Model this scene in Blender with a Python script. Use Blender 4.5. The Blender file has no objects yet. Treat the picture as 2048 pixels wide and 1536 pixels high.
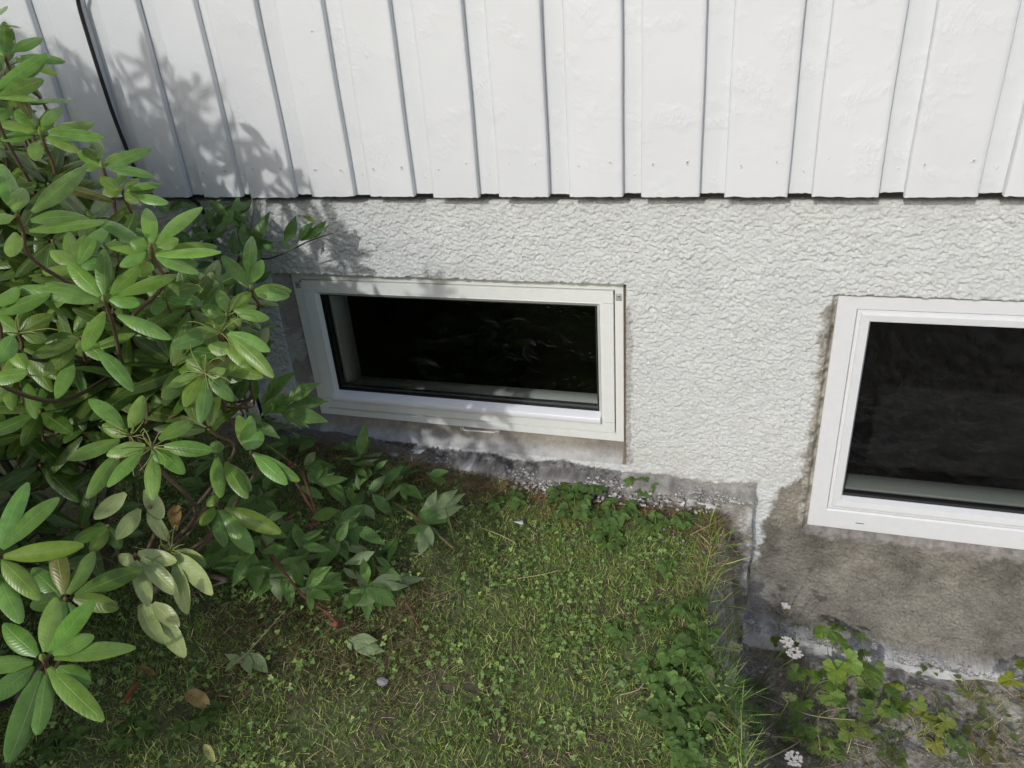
import bpy, bmesh, math, random
import numpy as np
from mathutils import Vector, Matrix

random.seed(7)
rng = np.random.default_rng(7)
scene = bpy.context.scene
col = scene.collection

# ------------------------------------------------------------------ camera
CAM = np.array([0.0, -1.75, 0.4355])
YAW, PITCH, ROLL, FPX = math.radians(-18.992), math.radians(-27.4917), math.radians(-4.7121), 1487.344
def _axes():
    cy, sy, cp, sp = math.cos(YAW), math.sin(YAW), math.cos(PITCH), math.sin(PITCH)
    fw = np.array([sy*cp, cy*cp, sp]); r = np.array([cy, -sy, 0.0]); u = np.cross(r, fw)
    cr, sr = math.cos(ROLL), math.sin(ROLL)
    return np.array([cr*r+sr*u, -sr*r+cr*u, fw])
AX = _axes()
cam_data = bpy.data.cameras.new('camera')
cam = bpy.data.objects.new('camera', cam_data); col.objects.link(cam)
cam_data.sensor_width = 36.0; cam_data.lens = FPX/2048*36; cam_data.clip_start = 0.02; cam_data.clip_end = 400
m = Matrix(((AX[0][0], AX[1][0], -AX[2][0], CAM[0]), (AX[0][1], AX[1][1], -AX[2][1], CAM[1]), (AX[0][2], AX[1][2], -AX[2][2], CAM[2]), (0, 0, 0, 1)))
cam.matrix_world = m
scene.camera = cam
scene.render.resolution_x, scene.render.resolution_y = 1024, 768

# ------------------------------------------------------------------ sky, sun, exposure
SUNV = np.array([0.22, 1.0, -0.60]); SUNV /= np.linalg.norm(SUNV)      # direction the light travels
world = bpy.data.worlds.new('World'); scene.world = world; world.use_nodes = True
wn = world.node_tree; bg = wn.nodes['Background']
sky = wn.nodes.new('ShaderNodeTexSky'); sky.sky_type = 'NISHITA'; sky.sun_disc = False
sky.sun_elevation = math.asin(-SUNV[2]); sky.sun_rotation = math.atan2(-SUNV[0], -SUNV[1]) % (2*math.pi)
sky.air_density = 1.0; sky.dust_density = 3.4; sky.ozone_density = 3.5
wn.links.new(sky.outputs[0], bg.inputs[0]); bg.inputs[1].default_value = 0.15
sun_d = bpy.data.lights.new('sun', 'SUN'); sun_d.energy = 2.0; sun_d.angle = math.radians(1.0); sun_d.color = (1.0, 0.995, 0.985)
sun = bpy.data.objects.new('sun', sun_d); col.objects.link(sun)
sun.rotation_euler = Vector(SUNV).to_track_quat('-Z', 'Y').to_euler(); sun.location = (-2, -8, 6)
vs = scene.view_settings
vs.view_transform = 'Standard'; vs.look = 'None'; vs.exposure = -0.44; vs.gamma = 1.0; vs.use_curve_mapping = False

# ------------------------------------------------------------------ helpers
def ray(px, py):
    return np.array([(px-1024)/FPX, (768-py)/FPX, 1.0]) @ AX
def at(px, py, d):                      # world point seen at that pixel, d metres along the view axis
    return CAM + ray(px, py)*d
def on_y(px, py, y):
    r = ray(px, py); return CAM + r*((y-CAM[1])/r[1])
def on_z(px, py, z):
    r = ray(px, py); return CAM + r*((z-CAM[2])/r[2])
def proj(P):
    v = (np.asarray(P)-CAM) @ AX.T
    return np.stack([1024+FPX*v[..., 0]/v[..., 2], 768-FPX*v[..., 1]/v[..., 2], v[..., 2]], -1)
def norm(v):
    v = np.asarray(v, float); return v/(np.linalg.norm(v, axis=-1, keepdims=True)+1e-12)
def sm(t):
    t = np.clip(t, 0, 1); return t*t*(3-2*t)
_tab = np.random.default_rng(3).random((256, 256))
def vnoise(x, y):                       # value noise 0..1
    xi = np.floor(x).astype(int); yi = np.floor(y).astype(int); fx = sm(x-xi); fy = sm(y-yi)
    a = _tab[xi % 256, yi % 256]; b = _tab[(xi+1) % 256, yi % 256]; c = _tab[xi % 256, (yi+1) % 256]; d = _tab[(xi+1) % 256, (yi+1) % 256]
    return (a*(1-fx)+b*fx)*(1-fy)+(c*(1-fx)+d*fx)*fy
def fbm(x, y, o=4):
    s = 0; a = .5; t = 0
    for i in range(o):
        s = s+a*vnoise(x*2**i+i*17.3, y*2**i+i*9.1); t += a; a *= .55
    return s/t

def scales(x, z, sc, stretch, seed):
    """thrown roughcast: overlapping drops, thick at their lower lip"""
    rr = np.random.default_rng(seed); J = rr.random((128, 128, 3))
    u = x*sc; v = z*sc*stretch; iu = np.floor(u).astype(int); iv = np.floor(v).astype(int)
    best = np.full(x.shape, 9.); hz = np.zeros(x.shape)
    for du in (-1, 0, 1):
        for dv in (-1, 0, 1):
            j = J[(iu+du) % 128, (iv+dv) % 128]; cx_ = iu+du+j[..., 0]; cv_ = iv+dv+j[..., 1]
            d = (u-cx_)**2+(v-cv_)**2; m_ = d < best
            best = np.where(m_, d, best); hz = np.where(m_, (cv_-v)*.75+j[..., 2]*.55-.35*d, hz)
    return hz
class MB:
    def __init__(s): s.v = []; s.q = []; s.t = []; s.uv = []; s.c = []; s.n = 0
    def add(s, v, quads=None, tris=None, uv=None, c=(1, 1, 1)):
        v = np.asarray(v, float).reshape(-1, 3); n = len(v)
        s.v.append(v)
        if quads is not None and len(quads): s.q.append(np.asarray(quads, int)+s.n)
        if tris is not None and len(tris): s.t.append(np.asarray(tris, int)+s.n)
        s.uv.append(np.zeros((n, 2)) if uv is None else np.asarray(uv, float))
        c = np.asarray(c, float)
        s.c.append(np.broadcast_to(c, (n, 3)) if c.ndim == 1 else c)
        s.n += n
    def grid(s, P, uv=None, c=(1, 1, 1)):           # P (a,b,3)
        a, b = P.shape[:2]; i = np.arange((a-1)*(b-1)); r = i//(b-1); k = i % (b-1); o = r*b+k
        s.add(P.reshape(-1, 3), np.stack([o, o+b, o+b+1, o+1], 1), uv=uv, c=c)
    def box(s, x0, x1, y0, y1, z0, z1, c=(1, 1, 1), ch=0.0012):
        # chamfered box, bevel ch
        h = min(ch, (x1-x0)/3, (y1-y0)/3, (z1-z0)/3)
        bm = bmesh.new(); bmesh.ops.create_cube(bm, size=1)
        for v in bm.verts:
            v.co = Vector(((x0+x1)/2+v.co.x*(x1-x0), (y0+y1)/2+v.co.y*(y1-y0), (z0+z1)/2+v.co.z*(z1-z0)))
        if h > 0: bmesh.ops.bevel(bm, geom=bm.edges[:], offset=h, segments=1, affect='EDGES')
        s.bm(bm, c); bm.free()
    def bm(s, bm, c=(1, 1, 1)):
        bm.verts.ensure_lookup_table(); v = [list(x.co) for x in bm.verts]
        q = [[x.index for x in f.verts] for f in bm.faces if len(f.verts) == 4]
        t = [[x.index for x in f.verts] for f in bm.faces if len(f.verts) == 3]
        s.add(v, q, t, c=c)
    def tube(s, pts, rad, n=6, c=(1, 1, 1)):
        P = np.asarray(pts, float); k = len(P); rad = np.broadcast_to(rad, (k,))
        T = norm(np.gradient(P, axis=0)); ref = np.array([0, 0, 1.]) if abs(T[0][2]) < .9 else np.array([1., 0, 0])
        A = norm(np.cross(T, ref)); B = np.cross(T, A)
        th = np.linspace(0, 2*math.pi, n, endpoint=False)
        G = P[:, None]+(A[:, None]*np.cos(th)[None, :, None]+B[:, None]*np.sin(th)[None, :, None])*rad[:, None, None]
        v = np.concatenate([G.reshape(-1, 3), P[:1], P[-1:]]); q = []; t = []
        for i in range(k-1):
            for j in range(n):
                a = i*n+j; b = i*n+(j+1) % n; q.append([a, b, b+n, a+n])
        for j in range(n):
            t.append([k*n, (j+1) % n, j]); t.append([k*n+1, (k-1)*n+j, (k-1)*n+(j+1) % n])
        s.add(v, q, t, c=c)
    def ring(s, loops, c=(1, 1, 1)):                # mitred frame: loops of (x0,x1,z0,z1,y)
        P = np.array([[(a, y, z0), (b, y, z0), (b, y, z1), (a, y, z1)] for a, b, z0, z1, y in loops], float)
        for i in range(len(loops)-1):
            for j in range(4):
                k = (j+1) % 4
                s.add([P[i, j], P[i, k], P[i+1, k], P[i+1, j]], [[0, 1, 2, 3]], c=c)
    def scatter(s, tv, quads, tris, uv, R, T, S, C):  # many copies of a small template
        n = len(T); k = len(tv)
        V = np.einsum('nij,kj->nki', R, tv)*np.asarray(S).reshape(n, 1, -1)+T[:, None]
        off = (np.arange(n)*k)[:, None, None]
        Q = (np.asarray(quads)[None]+off).reshape(-1, 4) if quads is not None and len(quads) else None
        Tr = (np.asarray(tris)[None]+off).reshape(-1, 3) if tris is not None and len(tris) else None
        s.add(V.reshape(-1, 3), Q, Tr, np.tile(uv, (n, 1)) if uv is not None else None, np.repeat(C, k, 0))
    def build(s, name, mat, parent=None, smooth=False, origin=None):
        V = np.concatenate(s.v)
        if origin is not None: V = V-np.asarray(origin, float)
        UV = np.concatenate(s.uv); C = np.concatenate(s.c)
        Q = np.concatenate(s.q) if s.q else np.zeros((0, 4), int); T = np.concatenate(s.t) if s.t else np.zeros((0, 3), int)
        me = bpy.data.meshes.new(name)
        me.vertices.add(len(V)); me.vertices.foreach_set('co', V.astype(np.float32).ravel())
        L = np.concatenate([Q.ravel(), T.ravel()]).astype(np.int32)
        me.loops.add(len(L)); me.loops.foreach_set('vertex_index', L)
        me.polygons.add(len(Q)+len(T))
        st = np.concatenate([np.arange(len(Q))*4, len(Q)*4+np.arange(len(T))*3]).astype(np.int32)
        me.polygons.foreach_set('loop_start', st)
        me.update(calc_edges=True)
        ul = me.uv_layers.new(name='UVMap'); ul.data.foreach_set('uv', UV[L].astype(np.float32).ravel())
        ca = me.color_attributes.new('Col', 'FLOAT_COLOR', 'POINT')
        ca.data.foreach_set('color', np.concatenate([C, np.ones((len(C), 1))], 1).astype(np.float32).ravel())
        if smooth: me.polygons.foreach_set('use_smooth', np.ones(len(me.polygons), bool))
        me.materials.append(mat); me.validate()
        o = bpy.data.objects.new(name, me); col.objects.link(o)
        if parent is not None: o.parent = parent
        if origin is not None and parent is None: o.location = tuple(origin)
        return o
def tag(o, label=None, cat=None, group=None, kind=None):
    if label: o['label'] = label
    if cat: o['category'] = cat
    if group: o['group'] = group
    if kind: o['kind'] = kind
    return o
def empty(name, loc, label, cat, group=None):
    o = bpy.data.objects.new(name, None); col.objects.link(o); o.location = tuple(loc); o.empty_display_size = .05
    return tag(o, label, cat, group)

# ------------------------------------------------------------------ materials
def newmat(name):
    mt = bpy.data.materials.new(name); mt.use_nodes = True
    nt = mt.node_tree; return mt, nt, nt.nodes['Principled BSDF'], nt.links
def N(nt, t, **kw):
    n = nt.nodes.new(t)
    for k, v in kw.items():
        if k in n.inputs: n.inputs[k].default_value = v
        else: setattr(n, k, v)
    return n
def mapped(nt, sc, src='Object'):
    tc = nt.nodes.new('ShaderNodeTexCoord'); mp = nt.nodes.new('ShaderNodeMapping'); mp.inputs['Scale'].default_value = sc
    nt.links.new(tc.outputs[src], mp.inputs[0]); return mp.outputs[0]
def math_(nt, op, a, b=None, c=None):
    n = nt.nodes.new('ShaderNodeMath'); n.operation = op
    for i, x in enumerate((a, b, c)):
        if x is None: continue
        if isinstance(x, (int, float)): n.inputs[i].default_value = x
        else: nt.links.new(x, n.inputs[i])
    return n.outputs[0]
def vcol_mul(nt, fac_socket, lo, hi, attr='Col'):
    """base colour attribute times a noise value mapped to lo..hi"""
    at_ = N(nt, 'ShaderNodeAttribute', attribute_name=attr)
    mr = nt.nodes.new('ShaderNodeMapRange'); mr.inputs['From Min'].default_value = .3; mr.inputs['From Max'].default_value = .7
    mr.inputs['To Min'].default_value = lo; mr.inputs['To Max'].default_value = hi; nt.links.new(fac_socket, mr.inputs['Value'])
    mx = nt.nodes.new('ShaderNodeVectorMath'); mx.operation = 'SCALE'
    nt.links.new(at_.outputs['Color'], mx.inputs[0]); nt.links.new(mr.outputs[0], mx.inputs['Scale'])
    return mx.outputs[0]

def mat_paint_boards():
    mt, nt, b, lk = newmat('white_board_paint')
    b.inputs['Roughness'].default_value = .42
    v = mapped(nt, (1, 1, 1))
    n1 = N(nt, 'ShaderNodeTexNoise', Scale=190.0, Detail=4.0); lk.new(mapped(nt, (1, 1, .5)), n1.inputs['Vector'])
    n2 = N(nt, 'ShaderNodeTexNoise', Scale=14.0, Detail=3.0); lk.new(v, n2.inputs['Vector'])
    n3 = N(nt, 'ShaderNodeTexNoise', Scale=330.0, Detail=2.0); lk.new(mapped(nt, (.3, 1, 1)), n3.inputs['Vector'])
    pm = nt.nodes.new('ShaderNodeMapRange'); pm.inputs['From Min'].default_value = .52; pm.inputs['From Max'].default_value = .68
    pm.inputs['To Min'].default_value = .06; pm.inputs['To Max'].default_value = 1; lk.new(n2.outputs['Fac'], pm.inputs['Value'])
    h = math_(nt, 'MULTIPLY', n1.outputs['Fac'], pm.outputs[0]); h = math_(nt, 'ADD', h, math_(nt, 'MULTIPLY', n3.outputs['Fac'], .1))
    bp = N(nt, 'ShaderNodeBump', Strength=.8, Distance=.0024); lk.new(h, bp.inputs['Height']); lk.new(bp.outputs[0], b.inputs['Normal'])
    n4 = N(nt, 'ShaderNodeTexNoise', Scale=5.0, Detail=5.0); lk.new(v, n4.inputs['Vector'])
    lk.new(vcol_mul(nt, n4.outputs['Fac'], .965, 1.02), b.inputs['Base Color'])
    return mt
def mat_wall():
    mt, nt, b, lk = newmat('roughcast_render')
    b.inputs['Roughness'].default_value = .8
    tc = nt.nodes.new('ShaderNodeTexCoord')
    fine = N(nt, 'ShaderNodeTexNoise', Scale=260.0, Detail=5.0, Roughness=.6); lk.new(tc.outputs['Object'], fine.inputs['Vector'])
    ra = N(nt, 'ShaderNodeAttribute', attribute_name='rough')
    bb = N(nt, 'ShaderNodeAttribute', attribute_name='bare'); nb = N(nt, 'ShaderNodeTexNoise', Scale=110.0, Detail=9.0, Roughness=.75); lk.new(tc.outputs['Object'], nb.inputs['Vector'])
    h = math_(nt, 'MULTIPLY', fine.outputs['Fac'], math_(nt, 'ADD', math_(nt, 'MULTIPLY', ra.outputs['Fac'], .5), .5))
    h = math_(nt, 'ADD', h, math_(nt, 'MULTIPLY', math_(nt, 'MULTIPLY', nb.outputs['Fac'], bb.outputs['Fac']), 1.6))
    bp = N(nt, 'ShaderNodeBump', Strength=.8, Distance=.0035); lk.new(h, bp.inputs['Height']); lk.new(bp.outputs[0], b.inputs['Normal'])
    n4 = N(nt, 'ShaderNodeTexNoise', Scale=60.0, Detail=6.0, Roughness=.65); lk.new(tc.outputs['Object'], n4.inputs['Vector'])
    vc = vcol_mul(nt, n4.outputs['Fac'], .95, 1.04)
    n5 = N(nt, 'ShaderNodeTexNoise', Scale=85.0, Detail=9.0, Roughness=.75); lk.new(tc.outputs['Object'], n5.inputs['Vector'])
    n6 = N(nt, 'ShaderNodeTexNoise', Scale=11.0, Detail=5.0, Roughness=.6); lk.new(tc.outputs['Object'], n6.inputs['Vector'])
    ba = N(nt, 'ShaderNodeAttribute', attribute_name='bare')
    gsum = math_(nt, 'ADD', math_(nt, 'MULTIPLY', math_(nt, 'SUBTRACT', n5.outputs['Fac'], .5), .8), math_(nt, 'MULTIPLY', math_(nt, 'SUBTRACT', n6.outputs['Fac'], .5), .8))
    gr_ = math_(nt, 'ADD', math_(nt, 'MULTIPLY', gsum, ba.outputs['Fac']), 1.0)
    sc_ = nt.nodes.new('ShaderNodeVectorMath'); sc_.operation = 'SCALE'; lk.new(vc, sc_.inputs[0]); lk.new(math_(nt, 'MAXIMUM', gr_, .35), sc_.inputs['Scale'])
    lk.new(sc_.outputs[0], b.inputs['Base Color'])
    return mt
def mat_simple(name, c, rough=.4, bump=0, bscale=200, metal=0, vary=None):
    mt, nt, b, lk = newmat(name)
    b.inputs['Base Color'].default_value = (*c, 1); b.inputs['Roughness'].default_value = rough; b.inputs['Metallic'].default_value = metal
    nz = N(nt, 'ShaderNodeTexNoise', Scale=float(bscale), Detail=4.0); lk.new(mapped(nt, (1, 1, 1)), nz.inputs['Vector'])
    if vary:
        cr = nt.nodes.new('ShaderNodeMapRange'); cr.inputs['From Min'].default_value = .3; cr.inputs['From Max'].default_value = .7
        cr.inputs['To Min'].default_value = vary[0]; cr.inputs['To Max'].default_value = vary[1]
        n2 = N(nt, 'ShaderNodeTexNoise', Scale=float(bscale)/8, Detail=5.0); lk.new(mapped(nt, (1, 1, 1)), n2.inputs['Vector'])
        lk.new(n2.outputs['Fac'], cr.inputs['Value'])
        mx = nt.nodes.new('ShaderNodeVectorMath'); mx.operation = 'SCALE'; mx.inputs[0].default_value = c; lk.new(cr.outputs[0], mx.inputs['Scale'])
        lk.new(mx.outputs[0], b.inputs['Base Color'])
    if bump:
        bp = N(nt, 'ShaderNodeBump', Strength=.5, Distance=bump); lk.new(nz.outputs['Fac'], bp.inputs['Height']); lk.new(bp.outputs[0], b.inputs['Normal'])
    return mt
def mat_vcol(name, rough=.7, bump=.002, bscale=150, lo=.8, hi=1.2):
    mt, nt, b, lk = newmat(name); b.inputs['Roughness'].default_value = rough
    nz = N(nt, 'ShaderNodeTexNoise', Scale=float(bscale), Detail=5.0, Roughness=.6); lk.new(mapped(nt, (1, 1, 1)), nz.inputs['Vector'])
    lk.new(vcol_mul(nt, nz.outputs['Fac'], lo, hi), b.inputs['Base Color'])
    if bump:
        bp = N(nt, 'ShaderNodeBump', Strength=.8, Distance=bump); lk.new(nz.outputs['Fac'], bp.inputs['Height']); lk.new(bp.outputs[0], b.inputs['Normal'])
    return mt
def mat_leaf(name, rough=.38, under=(.37, .44, .17), rib=(.30, .40, .10), ribw=.045, veins=9., trans=.22, vein_amt=.12, bump=.0012, mott=(.82, 1.15)):
    mt, nt, b, lk = newmat(name)
    b.inputs['Roughness'].default_value = rough
    uv = nt.nodes.new('ShaderNodeUVMap'); uv.uv_map = 'UVMap'; sp = nt.nodes.new('ShaderNodeSeparateXYZ'); lk.new(uv.outputs[0], sp.inputs[0])
    au = math_(nt, 'ABSOLUTE', math_(nt, 'SUBTRACT', sp.outputs[0], .5)); au = math_(nt, 'MULTIPLY', au, 2)      # 0 rib .. 1 edge
    wob = N(nt, 'ShaderNodeTexNoise', Scale=60.0, Detail=3.0); lk.new(mapped(nt, (1, 1, 1)), wob.inputs['Vector'])
    ph = math_(nt, 'SUBTRACT', math_(nt, 'MULTIPLY', sp.outputs[1], veins), math_(nt, 'MULTIPLY', au, 1.6))
    ph = math_(nt, 'ADD', ph, math_(nt, 'MULTIPLY', wob.outputs['Fac'], .8))
    vein = math_(nt, 'POWER', math_(nt, 'ABSOLUTE', math_(nt, 'SINE', math_(nt, 'MULTIPLY', ph, math.pi))), .5)    # 0 at a vein
    base = vcol_mul(nt, wob.outputs['Fac'], *mott)
    sc = nt.nodes.new('ShaderNodeVectorMath'); sc.operation = 'SCALE'; lk.new(base, sc.inputs[0])
    lk.new(math_(nt, 'SUBTRACT', 1+vein_amt, math_(nt, 'MULTIPLY', vein, vein_amt)), sc.inputs['Scale'])
    mr = nt.nodes.new('ShaderNodeMapRange'); mr.inputs['From Min'].default_value = ribw*.5; mr.inputs['From Max'].default_value = ribw*1.6
    mr.inputs['To Min'].default_value = 1; mr.inputs['To Max'].default_value = 0; lk.new(au, mr.inputs['Value'])
    mx = nt.nodes.new('ShaderNodeMix'); mx.data_type = 'RGBA'; lk.new(math_(nt, 'MULTIPLY', mr.outputs[0], .75), mx.inputs['Factor'])
    lk.new(sc.outputs[0], mx.inputs['A']); mx.inputs['B'].default_value = (*rib, 1)
    geo = nt.nodes.new('ShaderNodeNewGeometry'); mu = nt.nodes.new('ShaderNodeMix'); mu.data_type = 'RGBA'
    lk.new(geo.outputs['Backfacing'], mu.inputs['Factor']); lk.new(mx.outputs['Result'], mu.inputs['A'])
    mu2 = nt.nodes.new('ShaderNodeMix'); mu2.data_type = 'RGBA'; lk.new(math_(nt, 'MULTIPLY', mr.outputs[0], .6), mu2.inputs['Factor'])
    us = nt.nodes.new('ShaderNodeVectorMath'); us.operation = 'SCALE'; us.inputs[0].default_value = under
    lk.new(math_(nt, 'ADD', math_(nt, 'MULTIPLY', wob.outputs['Fac'], .5), .72), us.inputs['Scale'])
    lk.new(us.outputs[0], mu2.inputs['A']); mu2.inputs['B'].default_value = (under[0]*1.5, under[1]*1.4, under[2]*1.3, 1)
    lk.new(mu2.outputs['Result'], mu.inputs['B']); lk.new(mu.outputs['Result'], b.inputs['Base Color'])
    hh = math_(nt, 'ADD', vein, math_(nt, 'MULTIPLY', mr.outputs[0], -1.2))
    bp = N(nt, 'ShaderNodeBump', Strength=.45, Distance=bump); lk.new(hh, bp.inputs['Height']); lk.new(bp.outputs[0], b.inputs['Normal'])
    tr = nt.nodes.new('ShaderNodeBsdfTranslucent'); hs = nt.nodes.new('ShaderNodeVectorMath'); hs.operation = 'MULTIPLY'
    lk.new(mu.outputs['Result'], hs.inputs[0]); hs.inputs[1].default_value = (1.3, 1.5, .7); lk.new(hs.outputs[0], tr.inputs['Color'])
    ms = nt.nodes.new('ShaderNodeMixShader'); ms.inputs[0].default_value = trans
    lk.new(b.outputs[0], ms.inputs[1]); lk.new(tr.outputs[0], ms.inputs[2]); lk.new(ms.outputs[0], nt.nodes['Material Output'].inputs['Surface'])
    return mt
def mat_glass():
    mt, nt, b, lk = newmat('window_glass'); nt.nodes.remove(b)
    tr = nt.nodes.new('ShaderNodeBsdfTransparent'); tr.inputs[0].default_value = (.93, .97, .95, 1)
    gl = nt.nodes.new('ShaderNodeBsdfGlossy'); gl.inputs['Roughness'].default_value = .0
    fr = nt.nodes.new('ShaderNodeFresnel'); fr.inputs[0].default_value = 1.45
    # faint wipe marks left on the pane
    sm_ = N(nt, 'ShaderNodeTexNoise', Scale=5.0, Detail=6.0, Distortion=2.5); lk.new(mapped(nt, (1, 1, 1.8)), sm_.inputs['Vector'])
    mr = nt.nodes.new('ShaderNodeMapRange'); mr.inputs['From Min'].default_value = .6; mr.inputs['From Max'].default_value = .78
    mr.inputs['To Min'].default_value = 0; mr.inputs['To Max'].default_value = .010; lk.new(sm_.outputs['Fac'], mr.inputs['Value'])
    df = nt.nodes.new('ShaderNodeBsdfDiffuse'); df.inputs[0].default_value = (.5, .5, .48, 1)
    m1 = nt.nodes.new('ShaderNodeMixShader'); lk.new(math_(nt, 'MINIMUM', math_(nt, 'MULTIPLY', fr.outputs[0], 1.6), 1.0), m1.inputs[0]); lk.new(tr.outputs[0], m1.inputs[1]); lk.new(gl.outputs[0], m1.inputs[2])
    m2 = nt.nodes.new('ShaderNodeMixShader'); lk.new(mr.outputs[0], m2.inputs[0]); lk.new(m1.outputs[0], m2.inputs[1]); lk.new(df.outputs[0], m2.inputs[2])
    lk.new(m2.outputs[0], nt.nodes['Material Output'].inputs['Surface'])
    return mt

M_board = mat_paint_boards(); M_wall = mat_wall()
M_frame1 = mat_simple('cream_white_lacquer', (.82, .835, .80), .35, .0003, 300, vary=(.97, 1.02))
M_frame2 = mat_simple('white_plastic', (.77, .78, .78), .28, .0002, 400, vary=(.98, 1.02))
M_alu = mat_simple('white_coated_metal', (.84, .85, .87), .25, .0002, 400)
M_gasket = mat_simple('black_rubber', (.012, .012, .014), .45)
M_spacer = mat_simple('grey_spacer', (.16, .17, .18), .35, metal=.6)
M_niche = mat_simple('sill_paint', (.88, .90, .86), .5, .0004, 120, vary=(.95, 1.03))
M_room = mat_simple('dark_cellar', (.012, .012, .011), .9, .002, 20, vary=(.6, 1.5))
M_glass = mat_glass()
M_cable = mat_simple('black_cable', (.012, .012, .014), .4)
M_cord = mat_simple('pale_cord', (.35, .33, .30), .6)
M_hook = mat_simple('white_hook_paint', (.75, .75, .73), .35)
M_ground = mat_vcol('soil_and_moss', .9, .006, 90, .55, 1.5)
M_stone = mat_vcol('stone', .85, .002, 200, .75, 1.2)
M_bark = mat_vcol('bark', .75, .001, 300, .75, 1.25)
M_rhodo = mat_leaf('rhododendron_leaf', rough=.33, trans=.10, bump=.0005, vein_amt=.05, veins=11., rib=(.26, .36, .12), ribw=.035)
M_peony = mat_leaf('peony_leaf', rough=.42, under=(.28, .37, .17), rib=(.10, .17, .05), ribw=.03, veins=7., trans=.2, vein_amt=.25)
M_weed = mat_leaf('weed_leaf', rough=.5, under=(.13, .22, .07), rib=(.13, .24, .06), ribw=.04, veins=6., trans=.4, vein_amt=.3)
M_dry = mat_leaf('dry_leaf', rough=.7, under=(.25, .19, .08), rib=(.2, .13, .05), ribw=.04, veins=8., trans=.12, vein_amt=.3)
M_grass = mat_vcol('grass_blade', .55, 0, 40, .8, 1.2)
M_clover = mat_vcol('clover_leaf', .5, 0, 150, .8, 1.2)
M_petal = mat_vcol('petal', .6, .0005, 200, .85, 1.1)

# ------------------------------------------------------------------ ground
def edge_x(y): return np.interp(-np.asarray(y, float), [-1, 0, .17, .37, .5, .65, .8, 1.3, 3], [-.02, -.022, -.018, -.038, -.01, .045, .07, .11, .3])+.008*np.sin(np.asarray(y)*43)
def gz(x, y):
    x = np.asarray(x, float); y = np.asarray(y, float)
    lawn = -.888+.10*sm((-.35-x)/.95)+(fbm(x*9, y*9, 3)-.5)*.022
    tr = -1.352+.13*sm((-y-.15)/1.1)+(fbm(x*12+5, y*12, 4)-.5)*.05+.03*sm((x-.5)/1.5)
    e = edge_x(y)
    k = sm((x-e)/(.075+.03*fbm(y*8, x*3, 2)))
    k = k*(1-sm((-y-2.2)/.8))
    return lawn*(1-k)+tr*k
def cuts(fine0, fine1, st, lo, hi, g=1.25):
    a = list(np.arange(fine0, fine1, st)); s_ = st; x = fine1
    while x < hi: a.append(x); s_ *= g; x += s_
    a.append(hi); s_ = st; x = fine0-st
    while x > lo: a.insert(0, x); s_ *= g; x -= s_
    a.insert(0, lo); return np.array(a)
gx = cuts(-1.7, .95, .0085, -60, 60); gy = cuts(-1.3, .05, .0085, -60, .06, 1.25)
gy = gy[gy <= .06]
X, Y = np.meshgrid(gx, gy, indexing='ij'); Z = gz(X, Y)
e = edge_x(Y); kt = sm((X-e+.02)/.05)*(1-sm((-Y-2.2)/.8)); n1 = fbm(X*14, Y*14, 4); n2 = fbm(X*45+3, Y*45, 3)
lawnc = np.array([.11, .13, .05]); dry = np.array([.19, .155, .095]); soil = np.array([.24, .21, .175]); grav = np.array([.46, .445, .42])
w = sm((n1-.5)*5)[..., None]; L1 = lawnc*(1-w)+(dry*.55)*w
w2 = sm((n2-.45)*6)[..., None]*sm((X-.25)/.5+.5)[..., None]; T1 = soil*(1-w2*.8)+grav*w2*.8
nearwall = (sm((Y+.09)/.05)*(1-kt))[..., None]; L1 = L1*(1-nearwall)+np.array([.20, .18, .15])*nearwall
bankm = (sm((X-e+.005)/.02)*(1-sm((X-e-.085)/.03))*(1-sm((-Y-1.2)/.3)))[..., None]
T1 = T1*(1-bankm)+np.array([.33, .31, .285])*(.7+.6*n2[..., None])*bankm
C = L1*(1-kt[..., None])+T1*kt[..., None]
g = MB(); g.grid(np.stack([X, Y, Z], -1)[:, ::-1] if False else np.stack([X, Y, Z], -1), c=C.reshape(-1, 3))
tag(g.build('ground', M_ground, smooth=True), kind='structure')

# ------------------------------------------------------------------ house
house = empty('house', (0, .05, -.9), 'white board clad house with grey roughcast foundation and two basement windows', 'house')
house_o = np.array([0, .05, -.9])
def hb(mb, name, mat, parent=None, smooth=False, label=None):
    o = mb.build(name, mat, None, smooth, origin=house_o if parent is None else house_o)
    o.location = (0, 0, 0)
    o.parent = house if parent is None else parent
    if label: o['label'] = label
    return o

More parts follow.
